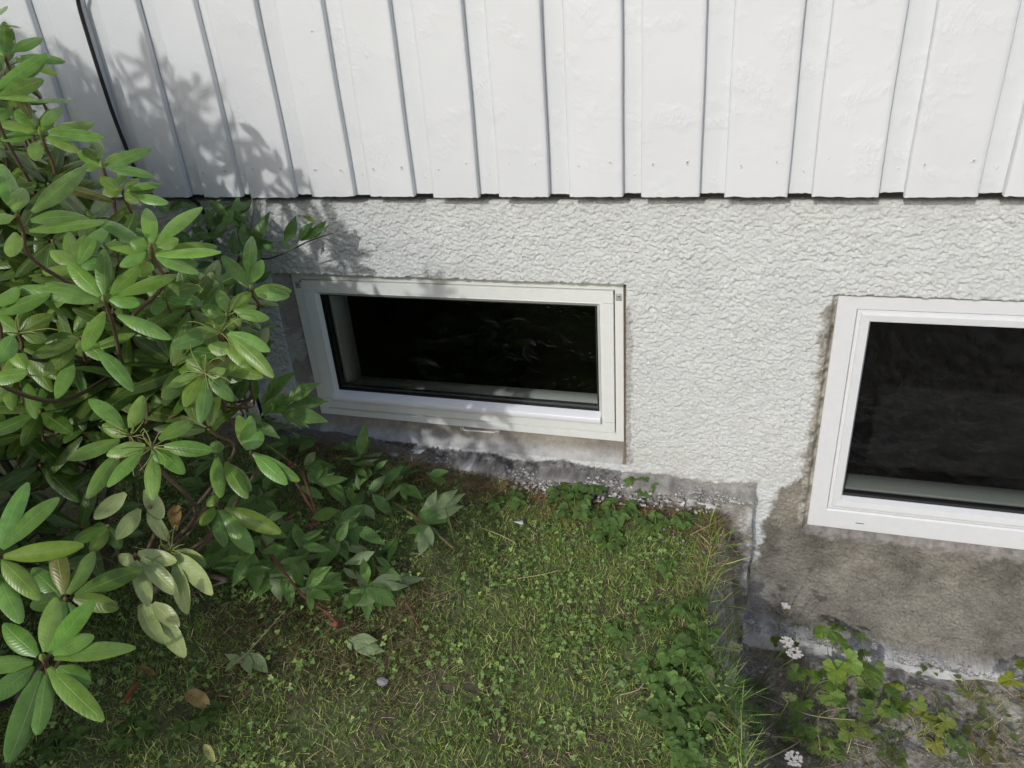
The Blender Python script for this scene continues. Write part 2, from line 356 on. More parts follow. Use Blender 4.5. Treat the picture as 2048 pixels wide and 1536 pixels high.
# siding: traced board edges at the lower rim, board face at y = 0
Redge = [-1.8745, -1.7008, -1.5231, -1.3504, -1.1779, -.998, -.8259, -.6491, -.4685, -.2905, -.1136, .077, .2617, .451]
Ledge = [-1.999, -1.82, -1.646, -1.473, -1.3179, -1.1248, -.9505, -.7712, -.5959, -.419, -.247, -.058, .1276, .3126]
x = .4967
while x < 3.6: Ledge.append(x); Redge.append(x+.127); x += .181
x = -2.05
while x > -5: Redge.insert(0, x); Ledge.insert(0, x-.127); x -= .178
Redge = np.array(Redge); Ledge = np.array(Ledge)
TOPZ = 2.7
front = MB(); under = MB()
def board(mb, x0, x1, yf, th, z0, c, seed, lean=0):
    zs = np.concatenate([[z0], np.linspace(z0+.02, TOPZ, 40)])
    nx = 14; xs = np.linspace(0, 1, nx)
    ch = .0025
    prof = [(x0, yf+th), (x0, yf+ch), (x0+ch, yf)]+[(x0+(x1-x0)*t, yf) for t in xs[1:-1]]+[(x1-ch, yf), (x1, yf+ch), (x1, yf+th)]
    P = np.zeros((len(prof), len(zs), 3))
    for i, (px_, py_) in enumerate(prof):
        for j, z in enumerate(zs):
            wv = .0012*math.sin(z*5+seed)+.0006*math.sin(z*17+seed*2)
            zz = z
            if j == 0: zz = z+.0016*(vnoise(np.array(px_*140.), np.array(seed*3.1))-.5)*2
            P[i, j] = (px_+wv, py_, zz)
    mb.grid(P, c=c)
    # end grain at the lower rim
    n = len(prof); b = P[:, 0]; bk = b.copy(); bk[:, 1] = yf+th; Q = np.stack([bk, b], 1)
    mb.grid(Q, c=np.array(c)*.55)
for i, (a, b_) in enumerate(zip(Ledge, Redge)):
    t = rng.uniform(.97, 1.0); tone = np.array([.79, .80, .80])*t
    board(front, a, b_, rng.uniform(-.001, .001), .0175, -.0015-rng.uniform(0, .004), tone, i)
    if i+1 < len(Ledge):
        t = rng.uniform(.97, 1.0)
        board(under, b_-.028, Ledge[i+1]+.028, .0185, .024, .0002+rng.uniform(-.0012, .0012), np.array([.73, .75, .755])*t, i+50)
# nail dimples and paint runs
def nailmark(mb, x, y, z, r):
    th = np.linspace(0, 2*math.pi, 9)[:-1]; rr = r*(1+.35*np.sin(th*2+x*90)+.2*np.cos(th*3+z*300))
    o = np.stack([x+rr*np.cos(th), np.full(8, y+.0002), z+rr*np.sin(th)*1.2], 1)
    m_ = np.stack([x+rr*.62*np.cos(th), np.full(8, y-.0012), z+rr*.62*np.sin(th)*1.2], 1)
    i_ = np.stack([x+rr*.30*np.cos(th), np.full(8, y+.0009), z+r*.15+rr*.30*np.sin(th)*1.2], 1)
    v = np.concatenate([o, m_, i_, [[x, y+.0018, z+r*.2]]]); q = []; t = []
    for j in range(8):
        k = (j+1) % 8; q += [[j, k, 8+k, 8+j], [8+j, 8+k, 16+k, 16+j]]; t.append([16+j, 16+k, 24])
    cc = np.tile([.80, .80, .79], (25, 1)); cc[16:] = [.22, .21, .20]; cc[24] = [.12, .11, .10]
    mb.add(v, q, t, c=cc)
for i, (a, b_) in enumerate(zip(Ledge, Redge)):
    for fx in (.22, .80):
        nailmark(front, a+(b_-a)*(fx+rng.uniform(-.05, .05)), -.0008, .072+rng.uniform(-.012, .008), rng.uniform(.0030, .0046))
    if rng.random() < .4: nailmark(front, a+(b_-a)*rng.uniform(.2, .8), -.0008, .12+rng.uniform(0, .35), .002)
    if i+1 < len(Ledge): nailmark(under, b_+(Ledge[i+1]-b_)*rng.uniform(.4, .7), .0182, .04+rng.uniform(-.008, .02), .0038)
hb(front, 'siding', M_board, label='white painted front boards of the upper wall')
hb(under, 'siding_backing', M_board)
bk = MB(); bk.box(-5.3, 3.9, .047, 4, .015, TOPZ, (.05, .05, .05), 0)  # unseen backing slab, added to keep light out behind the boards
hb(bk, 'lightproof_backing', mat_simple('dark_backing', (.03, .03, .03), .9))

# foundation wall: one fine sheet with the recesses of both windows
W1 = (-1.300, -.301, -.735, -.250); W2 = (.2165, 1.29, -.938, -.254)
YP = .05
wx = cuts(-1.62, .90, .0027, -5.2, 3.8, 1.3); wz = np.concatenate([np.arange(-1.42, .03, .0027)])
X, Zg = np.meshgrid(wx, wz, indexing='ij')
nA = fbm(X*95, Zg*95, 2)-.5; nB = fbm(X*30+9, Zg*30, 4)-.5; nC = fbm(X*8, Zg*8+4, 3)-.5
xr = X+nA*.004; zr = Zg+nA*.005+nB*.003
def rect_ramp(x, z, x0, x1, z0, z1, l, r, b, t):
    return np.minimum.reduce([np.clip((x-x0)/l, 0, 1), np.clip((x1-x)/r, 0, 1), np.clip((z-z0)/b, 0, 1), np.clip((z1-z)/t, 0, 1)])
k1 = rect_ramp(xr, zr, -1.352, -.2905, -.797, -.241, .045, .005, .058, .004)
k2 = rect_ramp(xr, zr, .203, 1.30, -.952, -.2475, .008, .008, .012, .004)
yy = YP+.036*k1+.016*k2
# plinth block left of the light well
zl = -.838+.037*sm((-.6-X)/.75)+.006*np.sin(X*23)
side = (X < .072+.004*np.sin(Zg*30)).astype(float)
kp = np.clip((zl+nA*.010-Zg)/.006, 0, 1)*side
yy = yy-(.052+.012*nC+.010*nB)*kp
# footing in the light well
zf = -1.285-.035*sm((X-.1)/.5)+nB*.012
kf = np.clip((zf-Zg)/.006, 0, 1)*(1-side)
yy = yy-(.075+.02*nC)*kf
yy = yy+.028*np.clip((Zg+.0250+nA*.004)/.0027, 0, 1)
# roughness of the texture, colour of its material, painted gap shade under the siding
inner1 = rect_ramp(X, Zg, -1.352, -.2875, -.797, -.243, .004, .004, .004, .004) > .5
rough = np.ones_like(X)
paint = np.array([.68, .695, .675])
Cc = np.ones(X.shape+(3,))*paint*(1+nB[..., None]*.10+nC[..., None]*.12)
def lay(mask, c, r=None):
    global Cc, rough
    m_ = np.clip(mask, 0, 1); Cc = Cc*(1-m_[..., None])+np.asarray(c)*m_[..., None]
    if r is not None: rough = rough*(1-m_)+r*m_
grey = np.array([.38, .365, .345]); brown = np.array([.232, .215, .176]); light = np.array([.66, .655, .64])
lay(sm((-.62-Zg)/.22)*sm((nC+nB+.02)/.12)*.5*(X < .25), np.array([.56, .55, .51]))
lay(sm((nC*.8+nA*.5-.16)/.05)*.35, np.array([.58, .575, .55]))
# bare band just above the ledge
lay(sm((zl+.028+nB*.03-Zg)/.012)*side, grey*(.85+nB[..., None]*1.4), .45)
lay(sm((zl+.034+nB*.02-Zg)/.008)*side*sm((-.30-X)/.01)*sm((X+1.36)/.03), np.array([.21, .205, .20])*(1+nA[..., None]*1.5), .9)
# plinth face
pl = kp
lay(pl, np.array([.37, .345, .31])*(1+nB[..., None]*1.8+nC[..., None]*.7), .35)
lay(pl*sm((nB-.14)/.04), [.62, .61, .58], .2)
lay(pl*sm((X-.045)/.012)*sm((nC+.03)/.08), [.55, .55, .53], .4)
# mortar round window 1
m1 = np.where(inner1, 1.0, 0.0)
lay(m1, np.array([.42, .405, .375])*(1+nB[..., None]*.6), .12)
low1 = m1*sm((-.73-Zg)/.004)
lay(low1*sm((Zg+.775+nB*.03)/.025), np.array([.31, .275, .225])*(1+nB[..., None]*.8), .10)
lay(low1*sm((-.765+nB*.03-Zg)/.02), np.array([.50, .49, .475])*(1+nB[..., None]*.5), .10)
lay(m1*sm((X+.303)/.003)*sm((Zg+.80)/.01), np.array([.20, .165, .125]), .3)
lay(m1*sm((-1.300-X)/.004)*sm((nC+nB+.02)/.06), np.array([.30, .275, .235]), .3)
lay(sm((X+.303)/.003)*sm((-.270-X+nB*.02)/.01)*sm((Zg+.79)/.01)*sm((-.29-Zg)/.02)*(1-m1)*.45, np.array([.30, .27, .23]), .7)
# fresh mortar round window 2
xb = np.interp(-Zg.ravel(), [.24, .26, .29, .46, .62, .77, .835, .93, 1.04, 1.12, 1.25], [.215, .209, .180, .186, .185, .180, .1225, .104, .092, .078, .066]).reshape(X.shape)
br = sm((X-xb+.006+nB*.040+nA*.016)/.024)*(Zg < -.245)*(Zg > -1.5)*(1-side)
keep = sm((-.25-Zg)/.004)
tone = 1+nB[..., None]*.7+nC[..., None]*1.1
lay(br*keep, brown*tone*1.22, .85)
lay(br*keep*sm((X-.185)/.006)*sm((.222-X)/.004)*sm((-.26-Zg)/.01), brown*1.6*(1+nA[..., None]*1.8), .5)
lay(br*keep*sm((-.90-Zg)/.04)*sm((Zg+1.14)/.10), brown*1.10*tone, .95)
lay(sm((-.938-Zg)/.004)*sm((Zg+.975+nB*.03)/.012)*sm((X-.212)/.004), np.array([.29, .265, .24])*(1+nA[..., None]*.8), .12)
lay(sm((-1.02-Zg+nB*.05)/.12)*(1-side)*(X > .07), np.array([.255, .238, .200])*(1+nB[..., None]*.6+nC[..., None]*.8), 1.0)
lay(sm((-1.12-Zg)/.08)*sm((.22-X+nC*.1)/.10)*(1-side), np.array([.38, .365, .34])*(1+nB[..., None]*.8), .35)
lay(kf, light*(1.0+nB[..., None]*.9), .25)
lay(sm((Zg+.0250)/.003), [.12, .12, .11], .2)  # shade of the gap below the boards, painted dark on the top rim
# holes where the frames stand
cx = (X[:-1, :-1]+X[1:, 1:])/2; cz = (Zg[:-1, :-1]+Zg[1:, 1:])/2
def inside(r, m_): return (cx > r[0]+m_) & (cx < r[1]-m_) & (cz > r[2]+m_) & (cz < r[3]-m_)
keepc = ~(inside(W1, .012) | inside(W2, .012))
bare_ = 1-np.clip((Cc.mean(-1)-.45)/.2, 0, 1)
wxn = X+(fbm(X*90+3, Zg*90, 3)-.5)*.022; wzn = Zg+(fbm(X*90, Zg*90+9, 3)-.5)*.020+.10*X
amp = (.0031+.0024*fbm(X*7+2, Zg*7, 2))*1.15*(1+.9*bare_)
rough = rough*(1-.92*np.clip(np.maximum(k1, k2)*3, 0, 1))
yy = yy-(scales(wxn, wzn, 86, 1.22, 1)*amp+scales(wxn*1.01, wzn, 135, 1.2, 2)*amp*.6)*rough-(nA*.0022+nB*.003)*np.where(rough > .3, 1, .35)
P = np.stack([X, yy, Zg], -1); a, b_ = X.shape
i0 = (np.arange(a-1)[:, None]*b_+np.arange(b_-1)[None])[keepc]
wl = MB(); wl.add(P.reshape(-1, 3), np.stack([i0, i0+b_, i0+b_+1, i0+1], 1), c=Cc.reshape(-1, 3))
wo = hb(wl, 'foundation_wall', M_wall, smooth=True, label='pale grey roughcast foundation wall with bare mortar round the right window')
ra = wo.data.attributes.new('rough', 'FLOAT', 'POINT'); ra.data.foreach_set('value', rough.ravel().astype(np.float32))
bare = 1-np.clip((Cc.mean(-1)-.45)/.2, 0, 1)
ra = wo.data.attributes.new('bare', 'FLOAT', 'POINT'); ra.data.foreach_set('value', bare.ravel().astype(np.float32))
# cellar behind the glass
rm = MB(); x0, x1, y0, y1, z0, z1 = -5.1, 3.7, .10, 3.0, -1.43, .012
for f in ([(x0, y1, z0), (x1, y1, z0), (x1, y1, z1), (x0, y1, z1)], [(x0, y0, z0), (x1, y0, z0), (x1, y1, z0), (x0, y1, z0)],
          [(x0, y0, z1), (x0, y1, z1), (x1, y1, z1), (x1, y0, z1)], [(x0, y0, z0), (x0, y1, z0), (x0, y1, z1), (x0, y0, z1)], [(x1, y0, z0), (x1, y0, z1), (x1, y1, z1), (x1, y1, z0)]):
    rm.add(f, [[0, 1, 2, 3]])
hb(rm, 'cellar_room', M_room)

def niche(parent, x0, x1, z0, z1, ya, yb, mt=None):
    n = MB(); t = .02
    n.box(x0-t, x1+t, ya, yb, z0-t, z0, ch=.002)
    n.box(x0-t, x0, ya, yb, z0+.0005, z1, ch=.001); n.box(x1, x1+t, ya, yb, z0+.0005, z1, ch=.001)
    n.box(x0-t, x1+t, ya, yb, z1+.0005, z1+t, ch=.001)
    hb(n, 'inner_sill', mt or M_niche, parent)
# ---- window 1 : cream lacquered, top hung
f = MB(); a0, a1, c0, c1 = W1
f.ring([(a0, a1, c0, c1, .13), (a0, a1, c0, c1, .0805), (a0+.0012, a1-.0012, c0+.0012, c1-.0012, .0793),
        (a0+.0308, a1-.0228, c0+.0215, c1-.0165, .0793), (a0+.0315, a1-.0235, c0+.0285, c1-.0172, .096), (a0+.0315, a1-.0235, c0+.0285, c1-.0172, .13)])
win1 = hb(f, 'window', M_frame1, label='wide low basement window with cream frame and hook latch, left of the two')
s = MB(); s0, s1, t0, t1 = -1.2665, -.3265, -.7030, -.2690
s.ring([(s0, s1, t0, t1, .12), (s0, s1, t0, t1, .0735), (s0+.0012, s1-.0012, t0+.0012, t1-.0012, .0722), (s0+.030, s1-.030, t0+.045, t1-.0330, .0722),
        (s0+.0305, s1-.0305, t0+.0455, t1-.0335, .0740), (s0+.0372, s1-.0365, t0+.050, t1-.0352, .0735), (s0+.0378, s1-.0372, t0+.0505, t1-.0358, .0715),
        (s0+.0470, s1-.0465, t0+.0585, t1-.0480, .0860), (s0+.0470, s1-.0465, t0+.0585, t1-.0480, .105)])
# joint lines of the sash corners: thin proud slips
hb(s, 'sash', M_frame1, win1)
M_joint = mat_simple('joint_shadow_line', (.28, .28, .25), .6)
for xx0, xx1, zz in ((s0+.0014, s0+.029, t1-.0340), (s1-.029, s1-.0014, t1-.0345), (s0+.0014, s0+.029, t0+.0335), (s1-.029, s1-.0014, t0+.0335)):
    jl = MB(); jl.box(xx0, xx1, .0718, .0724, zz, zz+.0007, ch=0); hb(jl, 'corner_joint', M_joint, win1)
g_ = MB(); g_.ring([(s0+.0472, s1-.0467, t0+.0587, t1-.0482, .0875), (s0+.0510, s1-.0505, t0+.0630, t1-.0515, .0880), (s0+.0510, s1-.0505, t0+.0630, t1-.0515, .098)])
hb(g_, 'glazing_gasket', M_gasket, win1)
sp = MB(); sp.ring([(s0+.0475, s1-.0470, t0+.0590, t1-.0485, .102), (s0+.0555, s1-.0550, t0+.0670, t1-.0560, .102), (s0+.0555, s1-.0550, t0+.0670, t1-.0560, .118)])
hb(sp, 'glass_spacer', M_spacer, win1)
gl = MB(); gl.add([(s0+.048, .0955, t0+.059), (s1-.048, .0955, t0+.059), (s1-.048, .0955, t1-.049), (s0+.048, .0955, t1-.049)], [[0, 1, 2, 3]])
hb(gl, 'pane', M_glass, win1)
dr = MB()   # aluminium drip rail
pr = [(.087, -.6435), (.0600, -.6515), (.0585, -.6530), (.0585, -.6690), (.0598, -.6705), (.0735, -.6705)]
xa, xb_ = -1.2335, -.3655
Pd = np.array([[(xx, y_, z_) for (y_, z_) in pr] for xx in (xa, xa+.0008, xb_-.0008, xb_)])
dr.grid(Pd[:, ::-1])
for xx, o_ in ((xa, 1), (xb_, -1)):
    v = [(xx, y_, z_) for (y_, z_) in pr]; v = v if o_ > 0 else v[::-1]
    dr.add(v, [[0, 1, 2, 3], [0, 3, 4, 5]])
hb(dr, 'drip_rail', M_alu, win1)
niche(win1, -1.212, -.378, -.662, -.292, .135, .225)
M_hinge = mat_simple('dull_zinc', (.42, .43, .43), .4)
for xx in (-1.283, -.313):
    h_ = MB(); h_.box(xx-.0085, xx+.0075, .0782, .0792, -.297, -.2765, ch=.0004)
    hh = hb(h_, 'hinge_plate', M_hinge, win1)
    h2 = MB(); sgn = 1 if xx < -1 else -1
    h2.box(xx-.004, xx+.004, .0772, .0781, -.2865, -.2840, ch=.0003); h2.box(xx+sgn*.0125-.0015, xx+sgn*.0125+.0015, .0760, .0781, -.279, -.270, ch=.0003)
    hb(h2, 'hinge_pin', M_gasket, win1)
hk = MB()
zh = -.7360; yk = .0690
def arc(cx_, cz_, r, y_): th = np.linspace(0, 2*math.pi, 13); return [(cx_+r*math.cos(t), y_, cz_+r*math.sin(t)) for t in th]
hk.tube(arc(-.8005, zh, .0052, yk), .0013, 6); hk.tube(arc(-.683, zh+.0015, .0042, yk), .0013, 6)
hk.tube([(-.797, yk-.002, zh+.001), (-.79, yk-.002, zh-.0035), (-.77, yk-.002, zh-.0025), (-.71, yk-.002, zh-.0015), (-.695, yk-.002, zh-.001), (-.690, yk-.002, zh+.003), (-.684, yk-.003, zh+.004), (-.682, yk-.003, zh-.006)], .0023, 6)
hk.tube([(-.8005, .0795, zh), (-.8005, .070, zh)], .0016, 6); hk.tube([(-.683, .0795, zh), (-.683, .070, zh)], .0016, 6)
hb(hk, 'hook_latch', M_hook, win1, True)

# ---- window 2 : white plastic
f = MB(); a0, a1, c0, c1 = W2; yf = .0585
f.ring([(a0, a1, c0, c1, .13), (a0, a1, c0, c1, yf+.0015), (a0+.0015, a1-.0015, c0+.0015, c1-.0015, yf), (a0+.0435, a1-.0435, c0+.0575, c1-.031, yf),
        (a0+.0455, a1-.0455, c0+.0615, c1-.033, yf+.003), (a0+.0455, a1-.0455, c0+.0625, c1-.033, yf+.012)])
win2 = hb(f, 'window', M_frame2, label='taller basement window with smooth white plastic frame, right of the two and cut by the photo edge')
s = MB(); q0, q1, r0, r1 = a0+.0468, a1-.0468, c0+.0640, c1-.0345
s.ring([(q0, q1, r0, r1, .12), (q0, q1, r0, r1, yf+.005), (q0+.0012, q1-.0012, r0+.001, r1-.001, yf+.004), (q0+.008, q1-.008, r0+.006, r1-.0065, yf+.004),
        (q0+.0095, q1-.0095, r0+.0075, r1-.008, yf+.001), (q0+.013, q1-.013, r0+.012, r1-.011, yf-.001), (q0+.029, q1-.029, r0+.030, r1-.0275, yf+.001),
        (q0+.034, q1-.034, r0+.0365, r1-.0345, yf+.016), (q0+.034, q1-.034, r0+.0365, r1-.0345, .10)])
hb(s, 'sash', M_frame2, win2)
g_ = MB(); g_.ring([(q0+.0342, q1-.0342, r0+.0366, r1-.0346, yf+.018), (q0+.0358, q1-.0358, r0+.0440, r1-.0362, yf+.020), (q0+.0358, q1-.0358, r0+.0440, r1-.0362, .093)])
hb(g_, 'glazing_gasket', M_gasket, win2)
gl = MB(); gl.add([(q0+.034, .088, r0+.037), (q1-.034, .088, r0+.037), (q1-.034, .088, r1-.035), (q0+.034, .088, r1-.035)], [[0, 1, 2, 3]])
hb(gl, 'pane', M_glass, win2)
sl = MB(); sl.box(.3385, .3600, yf-.0003, yf+.0003, -.9140, -.9118, ch=0)
hb(sl, 'drain_slot', M_gasket, win2)
niche(win2, q0+.012, q1-.012, -.842, -.292, .125, .195, mat_simple('grey_sill_paint', (.25, .265, .25), .5, .0004, 120))

# black cable down the boards, thin pale cord under them
cb = MB(); pts = [(150, -40), (157, 8), (178, 80), (200, 150), (225, 225), (250, 290), (268, 335), (284, 385)]
P3 = [on_y(px_, py_, -.006) for px_, py_ in pts]+[np.array([-1.528, .035, -.03]), np.array([-1.52, .036, -.25]), np.array([-1.50, .03, -.6]), np.array([-1.49, .03, -.8])]
up_ = [P3[0]+np.array([-.02-.03*k, 0, .25*k]) for k in range(9, 0, -1)]
P3 = np.array(up_+P3)
def smooth_path(P, n=6):
    P = np.asarray(P, float); out = []
    for i in range(len(P)-1):
        p0 = P[max(i-1, 0)]; p1 = P[i]; p2 = P[i+1]; p3 = P[min(i+2, len(P)-1)]
        for t in np.linspace(0, 1, n, endpoint=False):
            out.append(.5*((2*p1)+(-p0+p2)*t+(2*p0-5*p1+4*p2-p3)*t*t+(-p0+3*p1-3*p2+p3)*t**3))
    out.append(P[-1]); return np.array(out)
cb.tube(smooth_path(P3), .0052, 8)
tag(cb.build('cable', M_cable, smooth=True, origin=P3[-1]), 'thick black cable hanging down the white boards behind the rhododendron', 'cable')
cd = MB(); P3 = smooth_path([(on_y(503, 388, .04)), on_y(505, 405, .025), on_y(506, 430, .03), on_y(500, 470, .03), on_y(498, 520, .035)])
cd.tube(P3, .0022, 6); tag(cd.build('cord', M_cord, smooth=True, origin=P3[-1]), 'thin pale cord hanging from under the white boards above the dark climber', 'cord')

# ------------------------------------------------------------------ leaves
UP = np.array([0, 0, 1.])
def leaf_shape(kind, t):
    if kind == 'oblong':  return np.clip(np.sin(math.pi*np.clip(t*.97+.015, 0, 1)**.88), 0, 1)**.55
    if kind == 'lance':   return np.clip(np.sin(math.pi*t**.80), 0, 1)**1.05
    if kind == 'ovate':   return np.clip(np.sin(math.pi*t**.62), 0, 1)**.85
    return np.sin(math.pi*t)
def leaf(mb, base, tip, nrm, width, c, kind='oblong', nl=11, nw=5, roll=.25, arch=.05, wave=0., tipc=None, petiole=.07):
    base = np.asarray(base, float); tip = np.asarray(tip, float); ax = tip-base; L = np.linalg.norm(ax); ax = ax/L
    sd = norm(np.cross(ax, nrm)); nn = np.cross(sd, ax)
    t = np.linspace(0, 1, nl); tt = t**.9
    w = leaf_shape(kind, np.clip((tt-petiole)/(1-petiole), 0, 1))*width/2
    w = np.maximum(w, .0011*(1-tt)+.0004)
    u = np.linspace(-1, 1, nw)
    ph = random.random()*6
    cup = -roll*np.abs(u)**2.2
    P = base[None, None]+ax*(tt*L)[:, None, None]+nn*(arch*L*np.sin(math.pi*tt*.92))[:, None, None]
    P = P+sd*(u[None]*w[:, None])[..., None]*(1-.12*roll)+sd*((random.random()-.5)*.16*L*tt*tt)[:, None, None]-nn*(max(0, random.random()-.5)*.22*L*tt**3)[:, None, None]
    P = P+nn*((cup[None]+.10*np.minimum(np.abs(u)*3, 1)[None])*w[:, None]+wave*w[:, None]*np.sin(tt*9+ph)[:, None]*np.abs(u)[None]*np.sign(u)[None])[..., None]
    uv = np.stack(np.broadcast_arrays((u[None]+1)/2, tt[:, None]), -1).reshape(-1, 2)
    cc = np.asarray(c, float)
    if tipc is not None:
        k = sm((tt-.86)/.14)[:, None, None]; cc = np.broadcast_to(cc*(1-k)+np.asarray(tipc)*k, (nl, nw, 3)).reshape(-1, 3)
    mb.grid(P[:, ::-1], uv=uv.reshape(nl, nw, 2)[:, ::-1].reshape(-1, 2), c=cc)

RH = np.array([.145, .262, .046])
def rcol(dark=1.0):  # dark puts the shade inside the bush into the leaf colour
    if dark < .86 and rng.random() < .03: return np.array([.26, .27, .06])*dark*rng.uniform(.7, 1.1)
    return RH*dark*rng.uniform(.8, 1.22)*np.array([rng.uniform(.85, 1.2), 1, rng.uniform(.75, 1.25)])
rh_leaves = MB(); rh_br = MB(); rh_st = MB(); BUDS = []; TRUSS = []
RBASE = np.array([-1.45, -.75, -.86])
nodes = [np.array(p) for p in ((-1.35, -.62, -.35), (-1.15, -.85, -.55), (-1.5, -.45, -.05), (-1.25, -.6, -.2), (-1.6, -1.0, -.2), (-1.2, -1.15, -.62), (-1.8, -.7, .1), (-1.9, -1.2, -.1), (-1.1, -.7, -.72))]
for nd in nodes:
    mid = (RBASE+nd)/2+rng.normal(0, .06, 3)
    rh_br.tube(smooth_path([RBASE+rng.normal(0, .03, 3)*[1, 1, 0], mid, nd], 6), np.linspace(.011, .006, 13), 7, c=(.085, .07, .055))
def branch(c, a, r=.0032, green=False):
    i = int(np.argmin([np.linalg.norm(c-a*.15-nd) for nd in nodes])); nd = nodes[i]
    b = c-a*.10; P_ = smooth_path([nd, nd*.4+b*.6+rng.normal(0, .025, 3)-UP*.03, b, c-a*.03, c+a*.004], 5)
    k = np.linspace(0, 1, len(P_))[:, None]; cc = np.array([.09, .07, .055])*(1-k)+np.array([.20, .12, .065] if not green else [.2, .22, .06])*k
    rh_br.tube(P_, np.linspace(r*1.25, r*.9, len(P_)), 6, c=np.concatenate([np.repeat(cc, 6, 0), cc[:1], cc[-1:]]))
def whorl(center, dist, tips, a=None, dark=1.0, z='A', wr=.258, bud=False, flip=False, stalks=0, lift=0., stem=True, spread=.07):
    off, sc = {'A': ((0, 0), 2.926), 'B': ((0, 500), 2.926), 'C': ((0, 1000), 2.866)}[z]
    cv = lambda p: (off[0]+p[0]/sc, off[1]+p[1]/sc)
    c = at(*cv(center), dist)
    toc = norm(CAM-c)
    if a is None: a = {'A': .75, 'B': .55, 'C': .55}[z]*UP+{'A': .55, 'B': .85, 'C': .9}[z]*toc
    a = norm(a)
    for tp in tips:
        if len(tp) >= 4: b = at(*cv(tp[2:4]), dist)
        else: b = None
        r = ray(*cv(tp[:2])); t = (np.dot(c-CAM, a)+lift)/np.dot(r, a)
        t = min(max(t, dist-spread), dist+spread)+rng.normal(0, .006)
        tip = CAM+r*t
        if b is None: b = c+(tip-c)*.07
        L = np.linalg.norm(tip-b)
        nr = norm(a+rng.normal(0, .22, 3)+toc*.15)
        if flip: nr = -norm(toc*.9+rng.normal(0, .2, 3))
        leaf(rh_leaves, b, tip, nr, max(wr*L*rng.uniform(.9, 1.1), .028), rcol(dark)*1.08, roll=rng.uniform(.15, .5), arch=rng.uniform(.01, .07), tipc=None, wave=.06)
    if stem: branch(c, a)
    if bud: BUDS.append((c, a))
    rh_st = MB()
    if stalks: TRUSS.append(rh_st)
    for i in range(stalks):
        d = norm(a*rng.uniform(.3, 1.1)+rng.normal(0, .6, 3)); e_ = norm(rng.normal(0, 1, 3)); l = rng.uniform(.03, .06)
        rh_st.tube(smooth_path([c, c+d*l*.4, c+d*l*.8+e_*.006, c+d*l+e_*.018-UP*.004], 4), np.linspace(.0012, .0006, 13), 5, c=(.26, .30, .08))
    return c, a

# traced whorls  (tip x, tip y [, base x, base y]) read off enlarged thirds of the photograph
whorl((30, 330), 1.38, [(255, 225, 75, 300), (60, 240), (25, 130), (35, 40, 0, 90), (115, 165, 20, 140), (330, 420, 90, 340), (380, 345, 120, 330), (-90, 380), (-60, 200)], z='A')
whorl((-60, 560), 1.30, [(290, 320, -20, 520), (265, 360, -30, 545), (265, 485, 0, 560), (225, 590), (-120, 300)], z='A')
whorl((80, 640), 1.42, [(425, 590, 150, 600), (200, 750), (210, 640), (-60, 700), (60, 500)], z='A')
whorl((240, 785), 1.40, [(350, 625, 255, 740), (170, 630, 215, 740), (545, 720, 290, 770), (610, 790, 290, 780), (0, 800, 190, 790), (470, 870, 270, 800), (500, 800, 280, 790), (210, 945, 210, 830), (-20, 690), (300, 640)], z='A', bud=True)
whorl((600, 975), 1.45, [(560, 800, 580, 930), (760, 870, 610, 960), (890, 880, 620, 980), (895, 1005, 640, 985), (480, 970, 580, 975), (690, 1110, 590, 1030), (500, 860, 570, 960), (450, 870)], z='A', bud=True)
whorl((715, 1110), 1.50, [(715, 975, 705, 1080), (815, 1045, 735, 1100), (945, 1065, 740, 1110), (910, 1090, 740, 1115), (810, 1190, 730, 1125), (980, 1200, 790, 1140), (600, 1040), (600, 1130)], z='A')
whorl((100, 1260), 1.12, [(0, 960, 100, 1240), (510, 985, 190, 1240), (520, 1255, 180, 1290), (610, 1300, 170, 1350), (65, 1505, 85, 1360), (-90, 1300), (125, 1100, 100, 1230)], z='A')
whorl((880, 1440), 1.22, [(880, 1215, 885, 1420), (1158, 1192, 920, 1430), (1045, 1400, 920, 1440), (1287, 1458, 910, 1490), (1150, 1590, 920, 1500), (615, 1425, 840, 1480), (760, 1420, 870, 1440), (700, 1560, 850, 1470), (580, 1280, 830, 1430)], z='A')
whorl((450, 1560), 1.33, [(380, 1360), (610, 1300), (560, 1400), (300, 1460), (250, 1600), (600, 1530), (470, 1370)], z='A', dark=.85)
whorl((1470, 225), 1.42, [(1300, 35, 1450, 200), (1480, -90, 1450, 180), (1535, 60, 1470, 190), (1705, 235, 1490, 235), (1690, 275, 1500, 250), (1575, 265, 1500, 240), (1420, 130), (1380, 90)], z='B', bud=True)
whorl((610, 290), 1.22, [(600, 0, 610, 260), (395, 70, 585, 270), (1040, 158, 700, 260), (820, 105, 650, 260), (215, 235, 580, 300), (270, 190, 570, 285), (820, 305, 640, 285), (1000, 522, 690, 380), (470, 588, 610, 360), (60, 190, 540, 300)], z='B', bud=True)
whorl((870, 60), 1.32, [(1270, -20, 900, 30), (1155, 100, 910, 30), (700, -60), (960, -90), (730, 90), (840, 160)], z='B')
whorl((960, 270), 1.36, [(1170, 300), (900, 380), (1160, 200), (1080, 190), (850, 200)], z='B', bud=True, dark=.85)
whorl((-20, 400), 1.15, [(110, 222, 0, 330), (300, 265, -20, 370), (-80, 200)], z='B')
whorl((110, 490), 1.28, [(300, 375, 120, 475), (275, 515, 130, 490), (120, 452, 20, 460), (160, 680, 50, 570), (-40, 380), (290, 430)], z='B', stalks=6)
whorl((-30, 640), 1.02, [(88, 505, -10, 650), (160, 730, -60, 750), (-100, 500)], z='B')
whorl((465, 520), 1.34, [(265, 738, 460, 530), (510, 590), (790, 495, 510, 580), (797, 806, 575, 590), (250, 520), (345, 870, 420, 640), (620, 640), (200, 640)], z='B', dark=.9)
